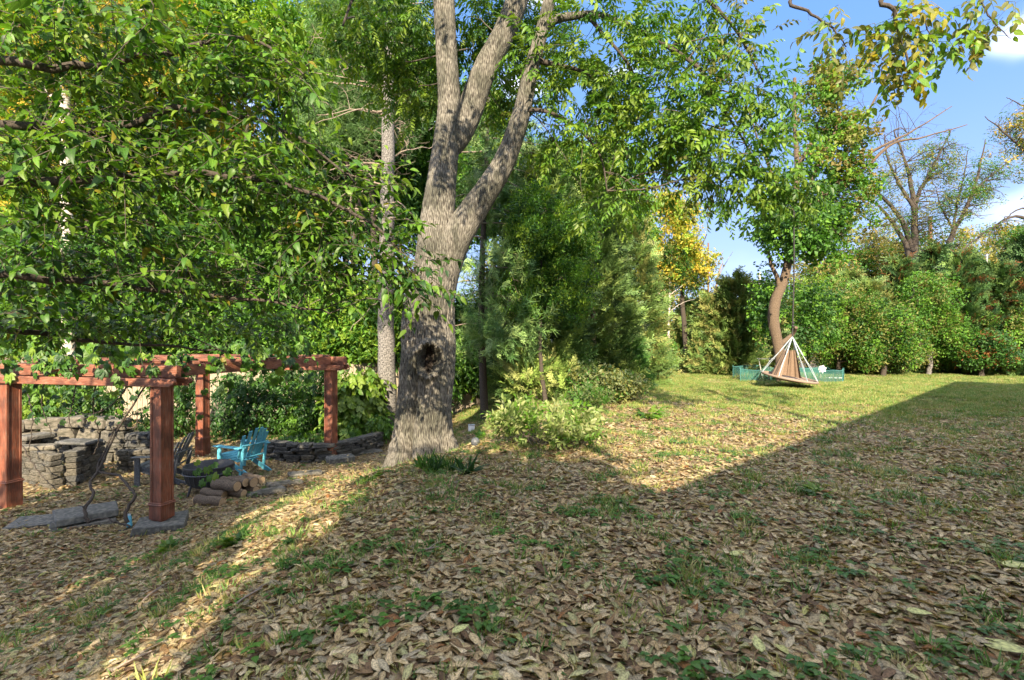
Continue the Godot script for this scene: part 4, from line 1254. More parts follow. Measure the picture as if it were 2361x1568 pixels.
func build_shrubs() -> void:
	var tuft := tuft_mesh(22, 0.26, 0.1, 0.05, 111)
	var sp := spray_mesh(8, 0.26, 0.09, 0.04, 112, 0.6, 3)
	var big := spray_mesh(8, 0.3, 0.13, 0.085, 113, 0.5, 4)
	# the feathery bush right of the hollow tree
	var f := G(1250, 1025)
	var d := -f.z
	shrub("spreading_bush", "pale green spreading bush with thin arching leaves right of hollow tree", "bush", f, [blob(1230, 985, d, 75, 42, 0.6), blob(1300, 990, d - 0.1, 75, 38, 0.6), blob(1335, 1008, d - 0.3, 50, 25, 0.4), blob(1185, 965, d + 0.3, 55, 35, 0.5)], 330, sp, M.leaf, [Color(0.33, 0.42, 0.14), Color(0.25, 0.34, 0.1), BRIGHT, Color(0.42, 0.46, 0.2)], 0.7, 1.3, 2, 114, "", 12, 0.0)
	f = G(1240, 930)
	d = -f.z
	shrub("feathery_bush", "taller feathery yellow green bush behind the spreading bush", "bush", f, [blob(1240, 860, d, 75, 70, 0.8), blob(1300, 880, d, 60, 60, 0.7), blob(1200, 870, d, 45, 50, 0.6)], 420, M.cedar, M.needle, [Color(0.3, 0.42, 0.1), Color(0.22, 0.34, 0.07), Color(0.38, 0.42, 0.14)], 0.35, 0.7, 2, 115, "", 8, -0.25)
	f = G(1105, 940)
	d = -f.z
	shrub("sapling", "young broad leaved sapling with lime leaves right of the hollow tree", "sapling", f, [blob(1115, 880, d, 30, 40, 0.35), blob(1090, 850, d, 25, 35, 0.3), blob(1140, 900, d, 20, 30, 0.3)], 90, big, M.leaf, [LIME, BRIGHT, Color(0.22, 0.34, 0.03)], 0.8, 1.3, 0, 116, "", 5, -0.4)
	f = G(1410, 925)
	d = -f.z
	shrub("low_bush", "low grey green bush where the lawn begins, right of the feathery bush", "bush", f, [blob(1400, 885, d, 60, 35, 0.9), blob(1450, 890, d, 35, 25, 0.6), blob(1350, 880, d, 40, 35, 0.7)], 330, tuft, M.far_leaf, [Color(0.13, 0.18, 0.07), MID, Color(0.19, 0.22, 0.09), OLIVE], 0.7, 1.2, 1, 117, "", 6, -0.25)
	f = G(1350, 950)
	d = -f.z
	shrub("low_bush", "small pale leaved bush between the spreading bush and the lawn", "bush", f, [blob(1360, 925, d, 40, 25, 0.6)], 150, sp, M.leaf, [Color(0.2, 0.26, 0.09), MID], 0.7, 1.1, 2, 118, "", 6, -0.3)
	# thick planting behind and beside the patio
	var spec := [
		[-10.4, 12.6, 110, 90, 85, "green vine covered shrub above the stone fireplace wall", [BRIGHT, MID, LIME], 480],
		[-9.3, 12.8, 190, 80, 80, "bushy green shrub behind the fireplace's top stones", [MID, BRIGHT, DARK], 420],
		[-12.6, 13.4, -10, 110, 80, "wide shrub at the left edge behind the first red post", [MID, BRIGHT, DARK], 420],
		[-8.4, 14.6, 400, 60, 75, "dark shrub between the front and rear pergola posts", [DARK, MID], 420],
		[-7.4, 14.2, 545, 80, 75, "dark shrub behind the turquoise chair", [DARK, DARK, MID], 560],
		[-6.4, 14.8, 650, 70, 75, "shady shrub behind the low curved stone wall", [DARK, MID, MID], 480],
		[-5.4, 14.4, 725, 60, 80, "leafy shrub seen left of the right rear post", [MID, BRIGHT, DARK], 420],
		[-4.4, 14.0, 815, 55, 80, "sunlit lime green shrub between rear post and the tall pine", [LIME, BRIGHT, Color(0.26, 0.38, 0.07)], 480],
		[-3.7, 13.6, 850, 40, 35, "low fern like shrub at the pine's foot", [MID, BRIGHT], 200],
		[-6.0, 13.0, 690, 80, 18, "low ground plants in front of the dark shrubs", [MID, DARK, BRIGHT], 220],
		[-2.6, 16.4, 1010, 60, 90, "tall shrub glimpsed between the pine and the hollow tree", [MID, BRIGHT, DARK], 380],
	]
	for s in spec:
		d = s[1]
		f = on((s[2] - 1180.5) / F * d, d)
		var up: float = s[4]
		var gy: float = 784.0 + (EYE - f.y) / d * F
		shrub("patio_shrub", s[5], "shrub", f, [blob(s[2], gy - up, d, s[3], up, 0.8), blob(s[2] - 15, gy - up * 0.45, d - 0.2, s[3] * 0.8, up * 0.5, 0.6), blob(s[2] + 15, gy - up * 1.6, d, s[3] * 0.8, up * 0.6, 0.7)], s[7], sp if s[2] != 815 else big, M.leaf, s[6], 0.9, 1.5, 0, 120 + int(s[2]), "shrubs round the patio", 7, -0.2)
	# strap-leaved plant at the foot of the hollow tree
	var strap := MB.new()
	var r := RandomNumberGenerator.new()
	r.seed = 130
	for k in 12:
		var a := r.randf() * TAU
		strap.leaf(aim(Vector3(cos(a), 0, sin(a)) * 0.02, Vector3(cos(a), r.randf_range(0.7, 1.6), sin(a)), rnd_dir(r), 1.0), r.randf_range(0.2, 0.34), 0.045, 0.4, 0.45, 0.0, 5, 0.5)
	var sm := strap.mesh()
	for k in 3:
		f = G([1010, 1040, 985][k], [1085, 1092, 1078][k])
		var t := thing("strap_leaved_plant", ["dark green strap leaved clump at middle of the hollow tree's foot", "strap leaved clump at right of the hollow tree's foot", "small strap leaved clump against the hollow tree's bark"][k], "plant", f)
		var xfs := []
		var cols := PackedColorArray()
		for i in [5, 4, 3][k]:
			xfs.append(aim(Vector3(r.randf_range(-0.22, 0.22), 0.0, r.randf_range(-0.12, 0.12)), Vector3(r.randf_range(-1, 1), 0, r.randf_range(-1, 1)), Vector3.UP, r.randf_range(0.6, 1.0)))
			cols.append(pick([DARK, MID, MID], r, 0.2))
		scatter(t, "leaves", sm, M.leaf, xfs, cols)
# ------------------------------------------------------------------ fence, pergola, stonework
func build_fence() -> void:
	var r := RandomNumberGenerator.new()
	r.seed = 140
	var a := on(-16.5, 15.9)
	var b := on(1.2, 18.6)
	var t := thing("board_fence", "weathered pale board fence behind the patio and its shrubs", "fence", a)
	var L := Vector2(a.x, a.z).distance_to(Vector2(b.x, b.z))
	var dir := Vector3(b.x - a.x, 0, b.z - a.z).normalized()
	var bs := Basis(dir, Vector3.UP, dir.cross(Vector3.UP))
	var boards := []
	for k in 4:
		var m := MB.new()
		m.bx(Transform3D(), Vector3(0.142, 1.8, 0.022), 0.004, 0.003, r)
		boards.append(m.mesh(M.fence))
	var n := int(L / 0.15)
	for i in n:
		var p := a + dir * (i * 0.15)
		p.y = gh(p.x, p.z) + 1.0 + r.randf_range(-0.015, 0.015)
		var o := part(t, "board", boards[r.randi() % 4], null, Transform3D(bs.rotated(dir, r.randf_range(-0.01, 0.01)), p - a + bs.z * r.randf_range(0, 0.006)))
		o.name = "board"
	for y in [0.45, 1.5]:
		for i in 6:
			var p0 := a + dir * (L * i / 6.0)
			var p1 := a + dir * (L * (i + 1) / 6.0)
			p0.y = gh(p0.x, p0.z) + y
			p1.y = gh(p1.x, p1.z) + y
			var m := MB.new()
			var ax := (p1 - p0).normalized()
			m.bx(Transform3D(Basis(ax, ax.cross(bs.z).normalized() * -1.0, bs.z), (p0 + p1) * 0.5 - a - bs.z * 0.035), Vector3(p0.distance_to(p1) - 0.004, 0.09, 0.04), 0.004)
			part(t, "rail", m.mesh(M.fence))
	for i in 7:
		var p := a + dir * (L * i / 6.0)
		p.y = gh(p.x, p.z) + 0.8
		var m := MB.new()
		m.bx(Transform3D(bs, p - a - bs.z * 0.105), Vector3(0.09, 1.9, 0.09), 0.006)
		part(t, "post", m.mesh(M.fence))

func build_pergola() -> void:
	var r := RandomNumberGenerator.new()
	r.seed = 150
	var fr := Vector3(-5.13, 0, -7.5)
	var fl := Vector3(-8.0, 0, -8.15)
	var br := Vector3(-4.07, 0, -11.5)
	var bl := Vector3(-7.25, 0, -12.0)
	var top := 1.045
	var o := on(-6.0, 9.6)
	var t := thing("pergola", "red stained pergola of four panelled posts with heavy beams, hung with vines", "pergola", o)
	var ax := (br - fr).normalized()
	var bs := Basis(ax.cross(Vector3.UP).normalized() * -1.0, Vector3.UP, -ax)
	bs = Basis(bs.x, bs.y, bs.x.cross(bs.y))
	for c in [fr, fl, br, bl]:
		var foot: float = gh(c.x, c.z)
		if c == fr:
			foot += 0.12
		var h: float = top - foot
		var b := MB.new()
		var org := Vector3(c.x, foot, c.z) - o
		b.bx(Transform3D(bs, org + Vector3(0, h * 0.5 - 0.05, 0)), Vector3(0.19, h + 0.1, 0.19), 0.008)
		var post := part(t, "post", b.mesh(M.post))
		# raised corner boards, plinth, mouldings and a neck round the top
		var bd := MB.new()
		for s in [-1, 1]:
			for q in [-1, 1]:
				bd.bx(Transform3D(bs, org + bs * Vector3(s * 0.0855, h * 0.5, q * 0.099)), Vector3(0.035, h, 0.01), 0.003)
				bd.bx(Transform3D(bs, org + bs * Vector3(s * 0.099, h * 0.5, q * 0.0855)), Vector3(0.01, h - 0.006, 0.035), 0.003)
		part(post, "corner_board", bd.mesh(M.post))
		var pl := MB.new()
		var ph := 0.4 if c == fl or c == bl else (0.2 if c == fr else 0.28)
		pl.bx(Transform3D(bs, org + Vector3(0, ph * 0.5, 0)), Vector3(0.228, ph, 0.228), 0.006)
		part(post, "plinth", pl.mesh(M.post))
		var ml := MB.new()
		ml.bx(Transform3D(bs, org + Vector3(0, ph + 0.012, 0)), Vector3(0.26, 0.026, 0.26), 0.01)
		ml.bx(Transform3D(bs, org + Vector3(0, ph + 0.036, 0)), Vector3(0.238, 0.018, 0.238), 0.006)
		part(post, "moulding", ml.mesh(M.post))
		var nk := MB.new()
		nk.bx(Transform3D(bs, org + Vector3(0, h - 0.06, 0)), Vector3(0.228, 0.1, 0.228), 0.006)
		part(post, "neck", nk.mesh(M.post))
	# beams: lower pair along the front and the back with scrolled ends, upper ring above
	var beam := func(a: Vector3, b: Vector3, y: float, hgt: float, wid: float, over0: float, over1: float, called: String, side: float) -> void:
		var d := (b - a).normalized()
		var p0 := a - d * over0
		var p1 := b + d * over1
		var q := Basis(d, Vector3.UP, d.cross(Vector3.UP))
		var m := MB.new()
		var mid := (p0 + p1) * 0.5 + q.z * side
		m.bx(Transform3D(q, Vector3(mid.x, y + hgt * 0.5, mid.z) - o), Vector3(p0.distance_to(p1), hgt, wid), 0.008)
		part(t, called, m.mesh(M.beam))
	for s in [-1, 1]:
		beam.call(fl, fr, top - 0.12, 0.118, 0.05, 0.3, 0.32, "bearer", 0.141 * s)
		beam.call(bl, br, top - 0.12, 0.118, 0.05, 0.3, 0.32, "bearer", 0.141 * s)
	beam.call(fl, fr, top + 0.003, 0.18, 0.09, 0.35, 0.3, "beam", 0.0)
	beam.call(bl, br, top + 0.003, 0.18, 0.09, 0.6, 0.36, "beam", 0.0)
	beam.call(fl + ax * 0.07, bl - ax * 0.07, top + 0.006, 0.178, 0.085, 0.0, 0.0, "beam", 0.0)
	beam.call(fr + ax * 0.07, br - ax * 0.07, top + 0.006, 0.178, 0.085, 0.0, 0.0, "beam", 0.0)
	for k in 5:
		var f := (k + 0.5) / 5.0
		beam.call(fl.lerp(bl, f), fr.lerp(br, f), top + 0.187, 0.05, 0.04, 0.25, 0.25, "lath", 0.0)
	# rounded scroll at the bearers' visible ends
	for c in [fr, br]:
		var d: Vector3 = (fr - fl).normalized() if c == fr else (br - bl).normalized()
		var q := d.cross(Vector3.UP)
		for s in [-1, 1]:
			var m := MB.new()
			var cc: Vector3 = c + d * 0.33 + q * 0.141 * s
			cc.y = top - 0.045
			m.tube([cc - q * 0.027 - o, cc + q * 0.027 - o], [0.046, 0.046], 14, true)
			part(t, "scroll", m.mesh(M.beam))
	# the vine: woody stems that climb from the flagstones, big lobed leaves over the beams
	var vine := thing("grape_vine", "grape vine with gnarled stems sprawling over the pergola beams", "vine", on(-6.15, 7.5))
	var vo := vine.position
	var stems := [
		[[205, 1205, 7.35], [195, 1175, 7.4], [215, 1140, 7.6], [208, 1115, 7.7], [240, 1060, 8.0], [275, 985, 8.2], [330, 895, 8.0], [350, 840, 7.9]],
		[[295, 1205, 7.3], [290, 1180, 7.35], [310, 1145, 7.5], [300, 1125, 7.6], [270, 1095, 7.8], [225, 1085, 7.9], [250, 1020, 8.2], [262, 990, 8.3]],
		[[262, 990, 8.3], [300, 960, 8.4], [345, 945, 8.6]],
		[[268, 980, 8.3], [310, 985, 8.3], [318, 950, 8.3]],
		[[40, 1010, 9.2], [70, 1060, 9.0], [95, 1095, 8.9], [130, 1130, 8.8]],
		[[300, 1215, 7.2], [240, 1195, 7.3], [205, 1200, 7.35], [190, 1165, 7.4]],
		[[60, 900, 9.4], [75, 960, 9.3], [66, 1040, 9.2]],
		[[170, 800, 8.8], [177, 880, 8.8], [160, 960, 8.9], [170, 1000, 9.0]],
		[[110, 850, 8.6], [96, 930, 9.2], [120, 1000, 9.4]],
		[[225, 860, 8.2], [215, 940, 8.9], [228, 1010, 9.2], [215, 1050, 9.3]],
		[[20, 880, 8.6], [36, 960, 9.0], [22, 1020, 9.2]],
		[[300, 880, 8.0], [262, 930, 8.6], [205, 955, 9.2], [150, 940, 9.6]],
	]
	for k in stems.size():
		var raw := []
		for q in stems[k]:
			raw.append(P(q[0], q[1], q[2]))
		var kn := []
		limb(vine, "stem", raw, 0.027 if k < 2 else 0.014, 0.012 if k < 2 else 0.006, M.dark_bark, kn, 7, 30, 0.012, 150 + k)
	var shapes := []
	for k in 3:
		var m := MB.new()
		for q in [-0.95, -0.45, 0.0, 0.45, 0.95]:
			var L := 0.62 + 0.38 * cos(q * 1.4)
			m.leaf(aim(Vector3(0, 0.01 * absf(q), 0), Vector3(sin(q * 1.35), 0.0, -cos(q * 1.35)), Vector3.UP, 1.0), L, 0.62, 0.12 + 0.1 * k, 0.25 + 0.1 * k, 0.15, 4, 0.75)
		shapes.append(m.mesh())
	var mats := []
	for k in 8:
		var m := leafy(0.5, 0.95, M.leaf.albedo_texture)
		m.vertex_color_use_as_albedo = false
		m.albedo_color = pick([MID, BRIGHT, BRIGHT, LIME, DARK], r, 0.2).linear_to_srgb()
		mats.append(m)
	for i in 260:
		var e := r.randf()
		var a := fl
		var b := fr
		if e > 0.62:
			a = fr
			b = br
		elif e > 0.5:
			a = bl
			b = br
		var f := r.randf()
		if e > 0.62:
			f = 0.25 + 0.5 * f
		var p := a.lerp(b, f) + Vector3(r.randf_range(-0.35, 0.35), 0, r.randf_range(-0.3, 0.3))
		p.y = top + r.randf_range(0.1, 0.5) - (0.55 * r.randf() if i % 3 == 0 else 0.0)
		part(vine, "leaf", shapes[i % 3], mats[r.randi() % 8], aim(p - vo, Vector3(r.randf_range(-1, 1), -r.randf_range(0.3, 1.4), r.randf_range(-0.2, 1.0)), Vector3.UP * 0.4 + Vector3.BACK + rnd_dir(r) * 0.5, r.randf_range(0.08, 0.16)))
	for i in 130:
		var q := P(r.randf_range(15, 345), r.randf_range(868, 990) - 40.0 * r.randf(), r.randf_range(8.3, 10.4))
		if r.randf() < (q.x + 8.2) * 0.25:
			continue
		part(vine, "leaf", shapes[i % 3], mats[r.randi() % 8], aim(q - vo, Vector3(r.randf_range(-1, 1), -r.randf_range(0.2, 1.2), r.randf_range(-0.2, 1.0)), Vector3.UP * 0.4 + Vector3.BACK + rnd_dir(r) * 0.5, r.randf_range(0.06, 0.12)))
	for i in 150:
		var f := r.randf()
		var p := (fl.lerp(fr, f) if i % 3 else fr.lerp(br, f * 0.6)) + Vector3(r.randf_range(-0.1, 0.1), 0, r.randf_range(-0.05, 0.22))
		p.y = top + r.randf_range(0.02, 0.34)
		if clump.get_noise_3dv(p * 1.3) < -0.05:
			continue
		part(vine, "leaf", shapes[i % 3], mats[r.randi() % 8], aim(p - vo, Vector3(r.randf_range(-1, 1), -r.randf_range(0.3, 1.4), r.randf_range(-0.2, 1.0)), Vector3.UP * 0.4 + Vector3.BACK + rnd_dir(r) * 0.5, r.randf_range(0.07, 0.14)))
	# young shoots that hang before the fire basket
	for q in [[430, 895, 7.9], [440, 930, 7.9], [462, 958, 7.9], [452, 1085, 7.8], [478, 1078, 7.8], [492, 1070, 7.8], [483, 1098, 7.8], [500, 1094, 7.8], [470, 1110, 7.8], [452, 1065, 7.8], [405, 880, 7.9], [520, 1085, 7.9], [470, 900, 8.0]]:
		part(vine, "leaf", shapes[r.randi() % 3], mats[r.randi() % 8], aim(P(q[0], q[1], q[2]) - vo, Vector3(r.randf_range(-1, 1), -0.5, 0.3), Vector3.UP * 0.6 + Vector3.BACK + rnd_dir(r) * 0.3, r.randf_range(0.08, 0.12)))

func stone_meshes(n: int, sd: int) -> Array:
	var r := RandomNumberGenerator.new()
	r.seed = sd
	var out := []
	for k in n:
		var m := MB.new()
		m.bx(Transform3D(), Vector3.ONE, 0.1, 0.085, r)
		out.append(m.mesh())
	return out

# a dry wall of separate stones along a line of ground points; each course breaks its joints
func dry_wall(t: Node3D, line: Array, height: float, thick: float, course: float, len0: float, len1: float, shapes: Array, r: RandomNumberGenerator, mats: Array) -> void:
	var o := t.position
	var total := 0.0
	for i in line.size() - 1:
		total += line[i].distance_to(line[i + 1])
	var y := 0.0
	while y < height - 0.02:
		var ch := course * r.randf_range(0.8, 1.2)
		var s := -r.randf() * len0 * 0.6
		while s < total:
			var L := r.randf_range(len0, len1)
			var a0 := clampf(s, 0.0, total)
			var a1 := clampf(s + L, 0.0, total)
			s += L
			if a1 - a0 < 0.05:
				continue
			var p := along(line, (a0 + a1) * 0.5)
			var q := (along(line, a1) - along(line, a0)).normalized()
			var bs := Basis(q, Vector3.UP, q.cross(Vector3.UP))
			var sz := Vector3((a1 - a0) - 0.012, ch - 0.01, thick * r.randf_range(0.9, 1.1))
			var base := gh(p.x, p.z)
			part(t, "stone", shapes[r.randi() % shapes.size()], mats[r.randi() % mats.size()], Transform3D(bs.rotated(Vector3.UP, r.randf_range(-0.04, 0.04)) * Basis.from_scale(sz), Vector3(p.x, base - 0.03 + y + ch * 0.5, p.z) - o + bs.z * r.randf_range(-0.02, 0.02)))
		y += ch

func along(line: Array, s: float) -> Vector3:
	for i in line.size() - 1:
		var L: float = line[i].distance_to(line[i + 1])
		if s <= L or i == line.size() - 2:
			return line[i].lerp(line[i + 1], clampf(s / L, 0.0, 1.0))
		s -= L
	return line[0]

func build_stonework() -> void:
	var r := RandomNumberGenerator.new()
	r.seed = 160
	var shapes := stone_meshes(5, 161)
	# the low block in the patio's left
	var corner := on(-8.2, 9.25)
	var t := thing("stone_fireplace", "broken square stone fireplace of stacked pale blocks on the patio", "fireplace", corner)
	dry_wall(t, [on(-9.5, 9.75), on(-8.24, 9.27)], 0.64, 0.2, 0.11, 0.22, 0.42, shapes, r, [M.stone[1], M.stone[0], M.stone[1]])
	dry_wall(t, [on(-8.14, 9.42), on(-8.3, 10.3)], 0.66, 0.22, 0.11, 0.18, 0.34, shapes, r, M.stone)
	dry_wall(t, [on(-8.1, 10.5), on(-7.5, 10.7)], 0.4, 0.2, 0.12, 0.2, 0.35, shapes, r, [M.stone[1]])
	dry_wall(t, [on(-9.6, 9.95), on(-9.8, 10.9)], 0.75, 0.22, 0.12, 0.2, 0.35, shapes, r, M.stone)
	for k in 3:
		var m := MB.new()
		m.bx(Transform3D(Basis(Vector3.UP, [0.3, -0.2, 1.2][k]), [Vector3(-0.75, 0.69, -0.3), Vector3(-0.15, 0.73, -0.62), Vector3(-1.35, 0.76, -1.0)][k]), [Vector3(0.8, 0.07, 0.3), Vector3(0.75, 0.07, 0.34), Vector3(0.5, 0.09, 0.4)][k], 0.02, 0.012, r)
		part(t, "cap_stone", m.mesh(M.stone[(k + 1) % 3]))
	# the ragged retaining wall behind it
	t = thing("retaining_wall", "ragged retaining wall of large pale stones behind the stone fireplace", "wall", on(-9.6, 11.2))
	dry_wall(t, [on(-11.6, 11.0), on(-10.2, 11.3), on(-8.6, 11.5)], 0.85, 0.4, 0.24, 0.4, 0.9, shapes, r, [M.stone[1], M.stone[0]])
	dry_wall(t, [on(-8.5, 11.4), on(-7.7, 11.3)], 0.6, 0.4, 0.14, 0.3, 0.55, shapes, r, [M.stone[2], M.stone[0]])
	# the low curved wall behind the turquoise chair
	t = thing("low_stone_wall", "low curved garden wall of grey flat stones left of the hollow tree", "wall", on(-4.6, 11.7))
	var arc := []
	for q in [[622, 1056], [660, 1062], [700, 1064], [740, 1064], [775, 1060], [815, 1050], [850, 1040], [872, 1030]]:
		var p := G(q[0], q[1])
		arc.append(p)
	dry_wall(t, arc, 0.42, 0.28, 0.085, 0.25, 0.55, shapes, r, [M.stone[2], M.stone[0], M.stone[2]])
	# flat stones: the edging down the slope, the flags by the vine, the pad under the front post
	var flags := [
		["edging_stone", 612, 1138, 0.62, 0.09, 0.26, 0.62, "pale flat edging stone nearest the firewood on the slope"],
		["edging_stone", 655, 1118, 0.6, 0.09, 0.26, 0.6, "long pale edging stone half buried in leaves up-slope of firewood"],
		["edging_stone", 705, 1096, 0.6, 0.1, 0.24, 0.65, "grey edging stone below the right rear post"],
		["edging_stone", 785, 1066, 0.55, 0.2, 0.3, 0.55, "thick round backed grey stone at the right rear post's foot"],
		["edging_stone", 845, 1046, 0.75, 0.1, 0.26, 0.5, "thin edging stone between rear post and hollow tree"],
		["flagstone", 188, 1190, 0.74, 0.09, 0.56, 0.75, "dark square flagstone on top of the pair by the vine stems"],
		["flagstone", 190, 1210, 0.74, 0.1, 0.54, 0.7, "pale lower flagstone under the dark square one"],
		["flagstone", 92, 1206, 0.7, 0.08, 0.42, 0.3, "dark flagstone at the left of the vine stems' pair"],
		["flagstone", 362, 1200, 0.64, 0.13, 0.5, 0.45, "mossy grey stone pad under the front red post"],
	]
	for k in flags.size():
		var s: Array = flags[k]
		var p := G(s[1], s[2])
		if k == 8:
			p = on(-5.1, 7.45)
		var m := MB.new()
		m.bx(Transform3D(), Vector3(s[3], s[4], s[5]), 0.025 if k < 5 else 0.012, 0.02, r)
		var lift: float = s[4] * 0.2
		if k == 5:
			p = G(190, 1210) + Vector3(-0.02, 0, -0.1)
			lift = 0.135
		elif k == 8:
			lift = 0.05
		var o := part(self, s[0], m.mesh(M.slab if k in [3, 5, 7, 8] else M.stone[0]), null, Transform3D(Basis(Vector3.UP, s[6]) * Basis(Vector3.RIGHT, 0.03), p + Vector3(0, lift, 0)))
		tag(o, s[7], "stone", "edging stones down the slope" if k < 5 else "flagstones at the pergola's front")

func adirondack(called: String, label: String, at: Vector3, turn: float, mat: Material) -> void:
	var t := thing(called, label, "chair", at)
	t.rotation.y = turn
	# faces +x; x forward, y up
	for i in 6:
		var m := MB.new()
		var z := (i - 2.5) * 0.088
		var h := 0.72 - 0.035 * pow(absf(i - 2.5), 1.7)
		var lean := Basis(Vector3(0, 0, 1), 0.42)
		var fan := Basis(Vector3(1, 0, 0), (i - 2.5) * 0.035)
		m.bx(Transform3D(lean * fan, Vector3(-0.3, 0.3, z) + lean * fan * Vector3(-0.02 * pow(absf(i - 2.5), 1.5) * -0.6, h * 0.5, 0)), Vector3(0.02, h, 0.08), 0.008)
		part(t, "back_slat", m.mesh(mat))
	for i in 5:
		var m := MB.new()
		m.bx(Transform3D(Basis(Vector3(0, 0, 1), 0.2), Vector3(-0.22 + i * 0.115, 0.285 + i * 0.0235, 0)), Vector3(0.1, 0.02, 0.5), 0.006)
		part(t, "seat_slat", m.mesh(mat))
	for s in [-1, 1]:
		var m := MB.new()
		m.bx(Transform3D(Basis(), Vector3(0.22, 0.28, s * 0.28)), Vector3(0.1, 0.56, 0.03), 0.008)
		part(t, "front_leg", m.mesh(mat))
		m = MB.new()
		m.bx(Transform3D(Basis(Vector3(0, 0, 1), 0.38), Vector3(-0.18, 0.185, s * 0.243)), Vector3(0.92, 0.1, 0.03), 0.008)
		part(t, "rear_leg", m.mesh(mat))
		m = MB.new()
		m.bx(Transform3D(Basis(), Vector3(-0.08, 0.57, s * 0.31)), Vector3(0.74, 0.022, 0.14), 0.01)
		part(t, "arm", m.mesh(mat))
		m = MB.new()
		m.bx(Transform3D(Basis(Vector3(0, 0, 1), 0.15), Vector3(-0.4, 0.29, s * 0.262)), Vector3(0.07, 0.56, 0.028), 0.008)
		part(t, "arm_post", m.mesh(mat))
	for y in [0.36, 0.62]:
		var pts := []
		for i in 9:
			var q := (i - 4) / 4.0
			pts.append(Vector3(-0.325 - 0.445 * (y - 0.3) - 0.03 + 0.035 * q * q, y, q * 0.3))
		var m := MB.new()
		m.tube(pts, taper(0.018, 0.018, 9), 6, true)
		part(t, "back_brace", m.mesh(mat))
	var m2 := MB.new()
	m2.bx(Transform3D(Basis(), Vector3(0.275, 0.35, 0)), Vector3(0.02, 0.09, 0.5), 0.006)
	part(t, "seat_apron", m2.mesh(mat))

func build_chairs() -> void:
	var f := G(552, 1088)
	adirondack("adirondack_chair", "turquoise slatted garden chair turned to the left behind the firewood", f, PI - 0.42, M.teal)
	f = G(365, 1114)
	adirondack("adirondack_chair", "charcoal slatted garden chair half hidden behind the front post", f, PI + 0.15, M.charcoal)

func build_fire_things() -> void:
	var r := RandomNumberGenerator.new()
	r.seed = 170
	var f := G(482, 1132)
	var t := thing("fire_bowl", "black round fire bowl with a rim band beside the firewood", "fire bowl", f)
	var b := MB.new()
	b.lathe(Transform3D(), [Vector2(0.0, 0.1), Vector2(0.24, 0.1), Vector2(0.33, 0.16), Vector2(0.39, 0.42), Vector2(0.41, 0.47), Vector2(0.4, 0.485), Vector2(0.375, 0.47), Vector2(0.35, 0.4), Vector2(0.28, 0.2), Vector2(0.0, 0.17)], 36)
	part(t, "bowl", b.mesh(M.black))
	b = MB.new()
	var ring := []
	for i in 33:
		ring.append(Vector3(cos(TAU * i / 32) * 0.41, 0.36, sin(TAU * i / 32) * 0.41))
	b.tube(ring, taper(0.012, 0.012, 33), 6)
	part(t, "rim_band", b.mesh(M.charcoal))
	for k in 4:
		b = MB.new()
		var a := TAU * k / 4 + 0.5
		b.tube([Vector3(cos(a) * 0.3, 0.2, sin(a) * 0.3), Vector3(cos(a) * 0.38, -0.02, sin(a) * 0.38)], [0.018, 0.018], 6, true)
		part(t, "leg", b.mesh(M.black))
	for k in 22:
		b = MB.new()
		var a := TAU * k / 22
		b.tube([Vector3(cos(a) * 0.345, 0.17, sin(a) * 0.345), Vector3(cos(a) * 0.408, 0.44, sin(a) * 0.408)], [0.006, 0.006], 4, true)
		part(t, "rib", b.mesh(M.charcoal))
	# firewood: centre of the sawn end that faces us (survey point, height above ground), radius, length, turn
	var logs := [
		[517, 1149, 0.07, 0.07, 0.46, 0.30, "small log at the bottom front of the firewood heap"],
		[562, 1146, 0.07, 0.075, 0.5, 0.34, "bottom log under the middle of the firewood heap"],
		[590, 1138, 0.065, 0.07, 0.5, 0.36, "bottom log at the right side of the heap"],
		[547, 1149, 0.205, 0.085, 0.5, 0.3, "thick upper log with pale sawn end at the heap's left"],
		[567, 1141, 0.215, 0.075, 0.54, 0.34, "upper middle log leaning against the thick one"],
		[586, 1138, 0.2, 0.085, 0.5, 0.4, "upper right log with wide sawn end"],
		[604, 1131, 0.2, 0.07, 0.46, 0.45, "rearmost upper log at the far right of the heap"],
		[512, 1166, 0.07, 0.08, 0.5, 0.22, "log lying alone in front of the firewood heap"],
	]
	for k in logs.size():
		var s: Array = logs[k]
		var p := G(s[0], s[1]) + Vector3(0, s[2] - 0.01, 0)
		var ax := Vector3(cos(s[5]), 0.02 * (k % 3 - 1), sin(s[5]))
		var o := thing("firewood_log", s[6], "log", p - ax * s[4] * 0.5, "firewood logs beside the fire bowl")
		var pts := []
		var rad := []
		for i in 9:
			pts.append(ax * s[4] * (i / 8.0 - 0.5) + Vector3(0, 0.008 * sin(i * 1.3 + k), 0.006 * cos(i * 1.7 + k)))
			rad.append(s[3] * (1.0 + 0.05 * sin(i * 2.1 + k * 1.7)))
		b = MB.new()
		b.tube(pts, rad, 18)
		part(o, "bark", b.mesh(M.log_bark))
		for e in 2:
			b = MB.new()
			var at: Vector3 = pts[8 if e == 0 else 0] + ax * (0.002 if e == 0 else -0.002)
			var dir: Vector3 = ax if e == 0 else -ax
			b.tube([at - dir * 0.01, at], [s[3] * 0.93, s[3] * 0.93], 18, true)
			part(o, "sawn_end", b.mesh(M.log_end))

